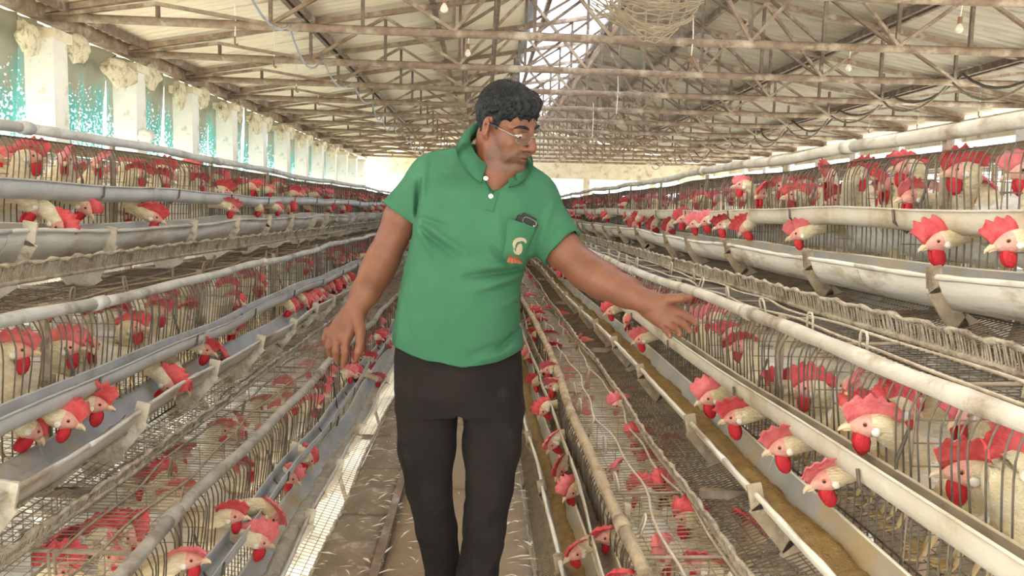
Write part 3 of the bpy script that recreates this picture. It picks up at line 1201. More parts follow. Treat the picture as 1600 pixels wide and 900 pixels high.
# manure boards / stands that carry the rows
for s in (1, -1):
    for k in range(12):
        y = 2.2 + 2.35 * k
        r = empty('cage_stand', (0, y, 0))
        tag(r, f'rusty A-shaped steel stand under the {SIDE[s]} cages, ' + ORD[k] + ' from the near end', 'stand', f'stands under the {SIDE[s]} cages')
        R1, R2, R3 = ROWS[(s, 1)], ROWS[(s, 2)], ROWS[(s, 3)]
        for (xa, za, xb_, zb_, nm) in ((R1['xp'] + s * .10, -2.2, R3['xp'] + s * .44, 1.55, 'leg'), (R3['xp'] + s * .48, -2.2, R3['xp'] + s * .48, 1.6, 'leg')):
            mb = MB()
            mb.bar((xa, 0, za), (xb_, 0, zb_), .03, .03, up=(0, 1, 0))
            mb.build(nm, M['steel_dk'], r)
        for t in (1, 2, 3):
            R = ROWS[(s, t)]
            mb = MB()
            mb.bar((R['lip'][0], 0, R['zf'] - .03), (R3['xp'] + s * .48, 0, R['zf'] - .02), .025, .025, up=(0, 1, 0))
            mb.build('bearer', M['steel_dk'], r)

# ================================================================== hens
def lathe_ellipsoid(mb, c, ax, r, nu=8, nv=6, mi=0):
    """ellipsoid with axes ax=(a,b,c vectors) and radii r"""
    c = Vector(c)
    rows = []
    for i in range(nv + 1):
        th = PI * i / nv
        rows.append([c + ax[0] * (r[0] * math.sin(th) * math.cos(2 * PI * j / nu)) + ax[1] * (r[1] * math.sin(th) * math.sin(2 * PI * j / nu)) + ax[2] * (r[2] * math.cos(th)) for j in range(nu)])
    mb.grid(rows, True, mi)


def hen_meshes(H, hd, pitch, seed, flop, cs=1.0, low=False, fat=1.0):
    """H head centre in the hen's own frame (feet at the origin, +x = towards the aisle)"""
    r = random.Random(seed)
    H = Vector(H)
    f = Vector((math.cos(hd) * math.cos(pitch), math.sin(hd) * math.cos(pitch), math.sin(pitch)))
    sd_ = Vector((-math.sin(hd), math.cos(hd), 0))
    u = sd_.cross(f) * -1
    if u.z < 0 and abs(pitch) < 1.3:
        u = -u
    feeding = H.z < .24
    nb = Vector((.045, 0, .235 if not feeding else .205))
    p3 = H - f * .030
    dist = (p3 - nb).length
    if feeding:
        p1 = nb + Vector((.35 * dist, 0, .02))
        p2 = p3 - f * .035 + Vector((0, 0, .005))
    else:
        p1 = nb + Vector((.03, 0, .4 * dist))
        p2 = p3 - f * .022 - Vector((0, 0, .25 * dist))

    def bez(t):
        a = 1 - t
        return nb * a ** 3 + p1 * 3 * a * a * t + p2 * 3 * a * t * t + p3 * t ** 3
    path = [((-.335, 0, .275), .012, .006, 0), ((-.30, 0, .26), .034, .026, 0), ((-.23, 0, .225), .070, .066, 0), ((-.15, 0, .195), .094, .090, 0), ((-.06, 0, .185), .098, .096, 0), ((.0, 0, .200), .080, .082, 0)]
    for t, rr in ((.0, .060), (.18, .047), (.4, .037), (.62, .031), (.82, .027), (1.0, .0245)):
        path.append((bez(t), rr * fat, rr * 1.05 * fat, 1 if t > .1 else 0))
    k = 1.08
    for a, ra, rb, mi in ((-.012, .0245, .0255, 1), (.004, .0235, .0245, 2), (.017, .0185, .0195, 2), (.028, .0125, .0125, 2), (.035, .006, .006, 2)):
        path.append((H + f * a * k, ra * k, rb * k, mi))
    pts = [Vector(p[0]) for p in path]
    n_sub = 1 if low else 2
    C_ = catmull(pts, n_sub)
    RA, RB, MI = [], [], []
    for i in range(len(path) - 1):
        for q in range(n_sub):
            w_ = q / n_sub
            RA.append(path[i][1] * (1 - w_) + path[i + 1][1] * w_)
            RB.append(path[i][2] * (1 - w_) + path[i + 1][2] * w_)
            MI.append(path[i + (1 if w_ >= .5 else 0)][3])
    RA.append(path[-1][1]); RB.append(path[-1][2]); MI.append(2)
    nring = 6 if low else 12
    rows = []
    K = len(C_)
    for i, p in enumerate(C_):
        t = (C_[min(i + 1, K - 1)] - C_[max(i - 1, 0)]).normalized()
        w_ = max(0, min(1, (i / K - .45) / .4))
        sv = (Vector((0, 1, 0)) * (1 - w_) + sd_ * w_)
        sv = (sv - t * sv.dot(t))
        if sv.length < .05:
            sv = Vector((0, 1, 0)) - t * t.y
        sv.normalize()
        uv = t.cross(sv)
        ruff = 0 if low else .0035
        rows.append([p + sv * (RA[i] * math.cos(2 * PI * j / nring) * (1 + ruff / .05 * r.uniform(-1, 1) * (MI[i] < 2))) + uv * (RB[i] * math.sin(2 * PI * j / nring)) for j in range(nring)])
    body = MB()
    n = nring
    vs = [p for rr in rows for p in rr]
    body.add(vs, [], 0)
    for i in range(K - 1):
        for j in range(n):
            body.f.append((i * n + j, i * n + (j + 1) % n, (i + 1) * n + (j + 1) % n, (i + 1) * n + j))
            body.m.append(min(MI[i], MI[i + 1]) if MI[i] != 2 else 2)
    body.f.append(tuple(range(n))); body.m.append(0)
    body.f.append(tuple((K - 1) * n + j for j in range(n - 1, -1, -1))); body.m.append(2)

    # comb: a floppy serrated blade
    comb = MB()
    nx, nz = (7, 2) if low else (19, 4)
    ln = .088 * cs
    A_, B_ = [], []
    ph = r.uniform(0, 1)
    for i in range(nx):
        q = i / (nx - 1)
        x = .040 - ln * q * (1.0)
        env = math.sin(PI * min(1, .12 + q * .92)) ** .6 if q < .97 else .25
        tooth = abs(((q * 5 + ph) % 1) * 2 - 1)
        hh = cs * (.020 + .036 * env * (.55 + .45 * tooth))
        ra, rb = [], []
        base = .016 - max(0, q - .60) * .024 - max(0, .16 - q) * .075
        for j in range(nz):
            v = j / (nz - 1)
            ang = flop * v ** 1.2
            off = hh * v
            thk = .0045 * cs * (1 - .75 * v)
            c = H + f * (x + (.016 - .022 * q) * v) + u * (base + off * math.cos(ang * .9)) + sd_ * (off * math.sin(ang))
            nrm = sd_ * math.cos(ang) - u * math.sin(ang)
            ra.append(c + nrm * thk)
            rb.append(c - nrm * thk)
        A_.append(ra)
        B_.append(rb)
    comb.grid([a + b[::-1] for a, b in zip(A_, B_)], True)
    comb.add(A_[0] + B_[0][::-1], [tuple(range(2 * nz))])
    comb.add(A_[-1] + B_[-1][::-1], [tuple(range(2 * nz - 1, -1, -1))])
    wat = []
    for sg in (-1, 1):
        mb = MB()
        lathe_ellipsoid(mb, H + f * .014 - u * .033 * (.6 + .4 * cs) + sd_ * (.009 * sg), (f, sd_, u), (.015 * cs, .0065, .024 * cs), 8 if not low else 5, 6 if not low else 3)
        wat.append(mb)
    beak = MB()
    bp = [H + f * .031 * k - u * .001, H + f * .045 - u * .002, H + f * .056 - u * .007, H + f * .060 - u * .013]
    beak.tube(bp, [.0095, .0075, .004, .001], 4 if low else 6)
    beak.tube([H + f * .031 - u * .007, H + f * .050 - u * .011], [.007, .002], 4 if low else 6)
    d = dict(body=body, comb=comb, wattle=wat, beak=beak)
    if low:
        return d
    eyes, lobes, wings = [], [], []
    for sg in (-1, 1):
        mb = MB()
        lathe_ellipsoid(mb, H + f * .010 + u * .006 + sd_ * (.0205 * sg), (f, u, sd_), (.0058, .0058, .0045), 8, 5, 1)
        lathe_ellipsoid(mb, H + f * .011 + u * .006 + sd_ * (.0228 * sg), (f, u, sd_), (.0038, .0038, .0034), 8, 5, 0)
        eyes.append(mb)
        mb = MB()
        lathe_ellipsoid(mb, H - f * .010 - u * .009 + sd_ * (.0235 * sg), (f, u, sd_), (.0095, .011, .004), 8, 5)
        lobes.append(mb)
        mb = MB()
        ax = (Vector((.97, 0, -.2)), Vector((.2, 0, .97)), Vector((0, 1, 0)))
        lathe_ellipsoid(mb, (-.145, .080 * sg, .205), ax, (.135, .062, .028), 10, 6)
        wings.append(mb)
    tail = MB()
    tail.tube([(-.30, 0, .262), (-.36, 0, .30), (-.42, 0, .34)], [.022, .030, .018], 8)
    legs = []
    for sg in (-1, 1):
        mb = MB()
        mb.tube([(-.07, .045 * sg, .125), (-.085, .045 * sg, .065), (-.06, .045 * sg, .006)], [.022, .008, .006], 6)
        for a in (-.5, 0, .5):
            mb.tube([(-.06, .045 * sg, .006), (-.06 + .045 * math.cos(a), .045 * sg + .045 * math.sin(a), .004)], [.005, .003], 4)
        legs.append(mb)
    d.update(eye=eyes, lobe=lobes, wing=wings, tail=tail, leg=legs)
    return d


HEN_M = dict(body=['feather', 'neck', 'face'], wattle=['wattle'], beak=['beak'], eye=['eye', 'iris'], lobe=['lobe'], wing=['feather'], tail=['feather'], leg=['leg'])
PARTNAME = dict(comb='comb', wattle='wattle', beak='beak', eye='eye', lobe='earlobe', wing='wing', tail='tail', leg='leg')


def to_mesh(d, combm, full=True):
    o_ = {}
    for key, v in d.items():
        if not full and key in ('lobe', 'wing', 'tail', 'eye'):
            continue
        ms = [M[combm]] if key == 'comb' else [M[q] for q in HEN_M[key]]
        vs = v if isinstance(v, list) else [v]
        o_[key] = [m_.mesh('hen' if key == 'body' else PARTNAME[key], ms, True) for m_ in vs]
    return o_


def place_hen(meshes, loc, rz):
    root = link('white_hen', meshes['body'][0], None, loc, (0, 0, rz))
    for key, ms in meshes.items():
        if key == 'body':
            continue
        for me in ms:
            link(PARTNAME[key], me, root)
    return root


# hens one can tell apart: (row, pixel of the head, place, facing, label)
# place: i = head behind the bars, o = head out over the channel, f = head down at the trough, t = seen through the top mesh
HERO = [
    ((1, 3), 1416, 262, 'i', 'l', 'white hen with tan neck peering left through the bars, upper right row'),
    ((1, 3), 1499, 268, 'i', 'l', 'white hen with long hanging wattle behind bars near the right edge, upper right row'),
    ((1, 3), 1222, 292, 'i', 'l', 'hen facing left behind the bars halfway along the upper right row'),
    ((1, 3), 1294, 276, 'i', 'f', 'hen with folded pink comb behind the bars above the right channel'),
    ((1, 3), 1306, 314, 'i', 'l', 'hen holding its head low just above the thick right channel'),
    ((1, 3), 1384, 290, 'i', 'f', 'hen facing the aisle with bright wattles, beside the tan-necked one'),
    ((1, 3), 1345, 272, 'i', 'r', 'hen turned away behind the bars of the upper right row'),
    ((1, 3), 1160, 290, 'o', 'l', 'white-necked hen leaning its head out above the right channel'),
    ((1, 3), 1188, 304, 'o', 'f', 'hen with drooping wattle leaning out beside the white-necked one'),
    ((1, 3), 1467, 378, 'f', 'l', 'tan-necked hen stretching under the thick right channel, big red wattle'),
    ((1, 3), 1580, 378, 'f', 'l', 'pink-combed hen stretching under the thick channel at the right edge'),
    ((1, 3), 1250, 366, 'f', 'l', 'single hen looking out between channel and trough, upper right row'),
    ((1, 3), 1066, 343, 'f', 'l', 'leftmost red comb in the cluster under the upper right channel'),
    ((1, 3), 1086, 350, 'f', 'l', 'second red-combed hen of the cluster under the upper right channel'),
    ((1, 3), 1104, 346, 'f', 'l', 'hen with raised comb in the middle of the cluster by the upper right trough'),
    ((1, 3), 1130, 352, 'f', 'l', 'nearest hen of the red-combed cluster by the upper right trough'),
    ((1, 3), 1046, 354, 'f', 'd', 'hen with bent neck eating from the upper right trough, nearest of three'),
    ((1, 3), 1020, 352, 'f', 'd', 'middle one of three bent-necked hens eating at the upper right trough'),
    ((1, 3), 992, 350, 'f', 'd', 'farthest of three bent-necked hens eating at the upper right trough'),
    ((1, 2), 1158, 541, 'i', 'l', 'cream-headed hen facing left behind bars, right of the reaching hand'),
    ((1, 2), 1264, 608, 'i', 'l', 'white hen with red wattle facing left in the middle right row'),
    ((1, 2), 1356, 664, 'o', 'l', 'hen with huge drooping comb looking over the middle right channel'),
    ((1, 2), 1508, 738, 'i', 'l', 'big hen with spiky pink comb near the lower right corner'),
    ((1, 2), 1588, 728, 'i', 'r', 'hen with comb folded back at the right edge, middle row'),
    ((1, 2), 1332, 606, 'i', 'f', 'hen with tall red comb close under the middle right rail'),
    ((1, 2), 1410, 640, 'i', 'r', 'hen turned away under the middle right rail'),
    ((1, 2), 1222, 606, 'i', 'l', 'pale comb behind the bars beside the red-wattled hen, middle right row'),
    ((1, 2), 1003, 530, 'f', 'l', 'hen with pale face craning over the middle right trough below the hand'),
    ((1, 2), 955, 486, 'f', 'l', 'hen with dark red comb over the middle right trough beside the forearm'),
    ((1, 2), 980, 500, 'f', 'f', 'red comb just above the pale-faced hen below the hand'),
    ((1, 2), 1110, 622, 'f', 'l', 'hen with spread pink comb at the middle right trough, first of four'),
    ((1, 2), 1150, 652, 'f', 'l', 'tan-necked hen at the middle right trough, second of four'),
    ((1, 2), 1225, 698, 'f', 'l', 'small-headed hen at the middle right trough, third of four'),
    ((1, 2), 1292, 748, 'f', 'l', 'cream hen with ragged comb at the middle right trough, nearest of four'),
    ((1, 1), 864, 692, 'f', 'd', 'hen eating low in the feed trough beside the trouser leg, right'),
    ((1, 1), 850, 640, 'f', 'd', 'pale hen pecking the trough just beyond the low one beside the trousers'),
    ((1, 1), 866, 604, 'o', 'l', 'nearest red comb beside the man hip, lower right row'),
    ((1, 1), 858, 578, 'o', 'l', 'second red comb beside the man hip, lower right row'),
    ((1, 1), 1042, 868, 't', 'f', 'hen with bright comb under the wire top at the bottom, lower right row'),
    ((1, 1), 1095, 884, 't', 'l', 'pink-combed hen under the wire top beside the bright-combed one, bottom'),
    ((1, 1), 1052, 772, 't', 'f', 'red comb seen through the wire top of the lower right row, mid-height'),
    ((1, 1), 1000, 770, 't', 'l', 'hen with flat comb under the wire top, left of the mid-height one'),
    ((1, 1), 1022, 728, 't', 'r', 'orange-red comb under the wire top, above the flat-combed hen'),
    ((-1, 3), 50, 246, 'i', 'r', 'red-combed hen at the far left edge behind the upper bars'),
    ((-1, 3), 100, 250, 'i', 'f', 'second red-combed hen from the left edge behind the upper bars'),
    ((-1, 3), 152, 256, 'i', 'f', 'third red-combed hen from the left edge with long wattles, upper row'),
    ((-1, 3), 219, 272, 'i', 'r', 'tan-necked hen facing right behind the bars of the upper left row'),
    ((-1, 3), 260, 266, 'i', 'r', 'hen with swept comb right of the tan-necked one, upper left row'),
    ((-1, 3), 298, 264, 'i', 'r', 'tallest red comb of the group in the upper left row'),
    ((-1, 3), 312, 286, 'i', 'r', 'hen with low head in front of the tallest comb, upper left row'),
    ((-1, 3), 350, 298, 'o', 'r', 'hen stretching its white neck over the left channel'),
    ((-1, 3), 360, 324, 'f', 'r', 'red-combed hen looking out under the left channel above the trough'),
    ((-1, 3), 90, 352, 'f', 'd', 'white-necked hen bent into the upper left trough near the edge'),
    ((-1, 3), 196, 336, 'i', 'r', 'hen with dark red comb behind the bars under the left channel'),
    ((-1, 3), 240, 340, 'f', 'r', 'flat red comb lying on the rim of the upper left trough'),
    ((-1, 2), 28, 548, 'i', 'r', 'pale-faced hen with round wattle at the left edge, middle row'),
    ((-1, 2), 106, 544, 'i', 'r', 'white hen with pink upright comb, second from the left edge, middle row'),
    ((-1, 2), 142, 540, 'i', 'f', 'pale hen with swept-back comb, third from the left edge, middle row'),
    ((-1, 2), 210, 512, 'i', 'r', 'red-combed hen deeper in the middle left row beyond three pale ones'),
    ((-1, 2), 100, 656, 'f', 'r', 'hen with orange-red comb reaching over the middle left trough'),
    ((-1, 2), 148, 632, 'f', 'r', 'pink-combed hen reaching over the trough behind the orange-red one'),
    ((-1, 2), 262, 602, 'f', 'd', 'white-headed hen bending into the middle left trough, first of a pair'),
    ((-1, 2), 286, 598, 'f', 'd', 'hen with red comb bending into the middle left trough, second of a pair'),
    ((-1, 2), 320, 546, 'f', 'r', 'orange-faced hen looking out over the middle left trough'),
    ((-1, 2), 348, 558, 'f', 'd', 'hen with lowered pink comb beside the orange-faced one'),
    ((-1, 2), 484, 470, 'f', 'r', 'first hen of the red cluster at the middle left trough near the hand'),
    ((-1, 2), 502, 464, 'f', 'r', 'second hen of the red cluster at the middle left trough near the hand'),
    ((-1, 2), 522, 456, 'f', 'r', 'third hen of the red cluster at the middle left trough near the hand'),
    ((-1, 1), 364, 806, 'o', 'r', 'tall hen with long cream neck stretching out over the lower left rail'),
    ((-1, 1), 296, 874, 'o', 'r', 'hen with full red comb at the bottom edge, lower left row'),
    ((-1, 1), 212, 756, 't', 'r', 'hen with dark eye seen through the wire top, lower left row, first'),
    ((-1, 1), 278, 772, 't', 'r', 'hen with red wattle seen through the wire top, beside the lower left rail'),
    ((-1, 1), 170, 836, 't', 'r', 'red-combed hen under the wire top near the left bottom, outer'),
    ((-1, 1), 212, 838, 't', 'f', 'hen with orange face under the wire top near the left bottom, inner'),
    ((-1, 1), 182, 866, 't', 'f', 'pink three-pointed comb poking up under the wire top, left bottom'),
    ((-1, 1), 96, 892, 't', 'r', 'hen with cream body under the wire top at the lower left corner'),
    ((-1, 1), 406, 846, 'f', 'r', 'hen with torn red comb eating in the lower left trough, nearest'),
    ((-1, 1), 426, 806, 'f', 'd', 'second hen eating in the lower left trough'),
    ((-1, 1), 590, 592, 'f', 'r', 'dark-faced hen at the lower left trough beside the shirt hem'),
    ((-1, 1), 578, 562, 'o', 'r', 'hen with fluffy pink comb over the lower left channel beside the hand'),
    ((-1, 1), 556, 586, 'o', 'r', 'small dark-combed hen over the lower left channel below the hand'),
    ((-1, 1), 598, 524, 'o', 'r', 'pale-necked hen with pink comb, farther along beside the shirt hem'),
]

HEN_LOG = []       # (row, y, x, object, label)


def row_floor(R, s, x):
    u = max(0.0, min(1.0, (x - R['xp']) * s / R['D']))
    return R['zf'] + .07 * u + .004


def put_hero(i, row, px, py, place, facing, label):
    s, t = row
    R = ROWS[row]
    rr = random.Random(i * 13 + 5)
    if place == 'i':
        hx = R['xp'] + s * .045
    elif place == 'o':
        hx = R['ci'] - s * .02
    elif place == 'f':
        hx = R['tb'][0] * .50 + R['tf'][0] * .50
    else:
        hx = None
    if hx is None:
        rv = ray(px, py)
        z = R['zt'] - .055
        H = CAM + rv * ((z - CAM[2]) / rv[2])
        hx = H[0]
    else:
        H = on_x(px, py, hx)
    y = H[1]
    off = .05 + rr.uniform(0, .03)
    bx = max(.115, (hx - R['xp']) * s + .06) if place in 'it' else .125
    root_x = R['xp'] + s * (bx + .02)
    fl_z = row_floor(R, s, root_x)
    back = rr.uniform(-.03, .10)
    root = Vector((root_x, y + (back if place != 'd' else 0), fl_z))
    rz = PI if s > 0 else 0.0
    rz += rr.uniform(-.25, .25)
    loc = Matrix.Rotation(-rz, 4, 'Z') @ (Vector(H) - root)
    ang = {'l': PI - .30, 'r': .30, 'f': (PI + 1.0 if s > 0 else -1.0), 'd': (PI + .3 if s > 0 else -.3)}[facing] + rr.uniform(-.25, .25)
    if facing == 'l' and s > 0 and place == 'i':
        ang = PI - .30 + rr.uniform(-.25, .25)
    pitch = {'l': -.12, 'r': -.12, 'f': -.2, 'd': -.95}[facing] + rr.uniform(-.1, .1)
    if place == 'f' and facing != 'd':
        pitch -= .25
    flop = rr.choice([-1, 1]) * rr.uniform(.3, 1.0)
    d = hen_meshes(loc, ang - rz, pitch, i, flop, rr.uniform(1.05, 1.3))
    near = y < 6
    o = place_hen(to_mesh(d, rr.choice(['comb', 'comb2', 'comb']), near), root, rz)
    HEN_LOG.append((row, y, hx, o, label))


for i, h in enumerate(HERO):
    put_hero(i, *h)

# the rest of the individual hens share a few poses
POSES = {}
vr = random.Random(3)


def pose_set(name, n, gen):
    POSES[name] = []
    for i in range(n):
        H, hd, pitch = gen(i)
        d = hen_meshes(H, hd, pitch, 100 + i, vr.choice([-1, 1]) * vr.uniform(.3, 1.1), vr.uniform(.95, 1.25))
        lowd = hen_meshes(H, hd, pitch, 100 + i, vr.choice([-1, 1]) * vr.uniform(.3, 1.0), vr.uniform(1.0, 1.25), True)
        cm = vr.choice(['comb', 'comb2'])
        POSES[name].append((to_mesh(d, cm, True), to_mesh(d, cm, False), lowd, cm))


pose_set('look', 9, lambda i: ((.085 + vr.uniform(-.02, .015), vr.uniform(-.06, .06), .335 + vr.uniform(-.05, .035)), vr.uniform(-1.3, 1.3), vr.uniform(-.35, .1)))
pose_set('out', 5, lambda i: ((.155 + vr.uniform(-.01, .02), vr.uniform(-.05, .05), .315 + vr.uniform(-.03, .03)), vr.uniform(-.9, .9), vr.uniform(-.4, 0)))
pose_set('feed', 6, lambda i: ((.215 + vr.uniform(-.02, .02), vr.uniform(-.05, .05), .165 + vr.uniform(-.03, .02)), vr.uniform(-.9, .9), vr.uniform(-1.1, -.3)))
PHRASE = dict(look='upright behind the bars', out='leaning out over the channel', feed='reaching down to the trough')

occupied = {}
for row, y, x, o, l in HEN_LOG:
    occupied.setdefault(row, []).append(y)


def project(p):
    c = CM.T @ (np.array(p) - CAM)
    if c[2] > -.05:
        return None
    return 800 - F * c[0] / c[2], 450 + F * c[1] / c[2]


fr = random.Random(21)
flock = MB()
flock_mats = ['feather', 'neck', 'face', 'comb', 'comb2', 'wattle', 'beak']
NEAR_LIMIT = {(1, 1): 31, (1, 2): 36, (1, 3): 39, (-1, 1): 35, (-1, 2): 38, (-1, 3): 38}
for row, R in ROWS.items():
    s, t = row
    cnt = 0
    for rank in ((0, 1, 2) if t == 3 else (0, 1)):
        y = 1.15 + .07 * rank
        while y < YE - .3:
            step = (.15 if rank == 0 else .27) * fr.uniform(.8, 1.25)
            y += step
            if rank == 0 and any(abs(y - q) < .085 for q in occupied.get(row, [])):
                continue
            pose = fr.choices(['look', 'out', 'feed'], [.60, .14, .26])[0] if rank == 0 else 'look'
            if s > 0 and t == 2 and rank == 0:
                pose = fr.choices(['look', 'out', 'feed'], [.70, .10, .20])[0]
            root_x = R['xp'] + s * (.135, .31, .86)[rank] + fr.uniform(-.01, .02)
            if rank == 2 and fr.random() < .4:
                continue
            rz = (PI - .25 if s > 0 else .25) + fr.uniform(-.5, .5)
            if rank >= 1:
                rz += (PI if rank == 2 else 0) + fr.choice([0, 0, .9, -.9])
            loc = (root_x, y, row_floor(R, s, root_x))
            pj = project((R['xp'], y, R['zf'] + .3))
            var = fr.choice(POSES[pose])
            lim = {1: 6.0, 2: 6.2, 3: 6.6}[t] if rank == 0 else 4.0
            if pj is None or pj[0] < -60 or pj[0] > 1660 or pj[1] > 960:
                continue
            if cnt < NEAR_LIMIT[row] and y < lim and rank < 2:
                o = place_hen(var[0] if y < 3.6 else var[1], loc, rz)
                HEN_LOG.append((row, y, root_x, o, None if rank == 0 else 'back'))
                o['pose'] = pose
                cnt += 1
            else:
                Mx = Matrix.Translation(loc) @ Matrix.Rotation(rz, 4, 'Z')
                d = var[2]
                ci_ = 3 if var[3] == 'comb' else 4
                far = y > 14
                for key, off in (('body', None), ('comb', ci_), ('wattle', 5), ('beak', 6)):
                    if far and key == 'beak':
                        continue
                    vs_ = d[key] if isinstance(d[key], list) else [d[key]]
                    for m_ in vs_:
                        b0 = len(flock.v)
                        flock.v.extend([tuple(Mx @ Vector(v)) for v in m_.v])
                        flock.f.extend([tuple(b0 + q for q in f_) for f_ in m_.f])
                        flock.m.extend(m_.m if off is None else [off] * len(m_.f))
o = flock.build('hen_flock', [M[q] for q in flock_mats], None, True)
tag(o, 'distant flock of white red-combed hens packed in the far ends of the cages', 'hens', kind='stuff')


def ordinal(n):
    return f"{n}{'th' if 10 <= n % 100 <= 20 else {1: 'st', 2: 'nd', 3: 'rd'}.get(n % 10, 'th')}"


for row in ROWS:
    s, t = row
    L_ = sorted([e for e in HEN_LOG if e[0] == row], key=lambda e: e[1])
    kf = kb = 0
    for e in L_:
        o = e[3]
        if e[4] == 'back':
            kb += 1
            lab = f'hen standing deep in the cage, {ordinal(kb)} from near end, back of {TIER[t]} {SIDE[s]} row'
        else:
            kf += 1
            lab = e[4] or f'white hen {PHRASE[o["pose"]]}, {ordinal(kf)} from near end, {TIER[t]} {SIDE[s]} row'
        if 'pose' in o:
            del o['pose']
        tag(o, lab, 'hen', f'hens in the {TIER[t]} {SIDE[s]} cage row')

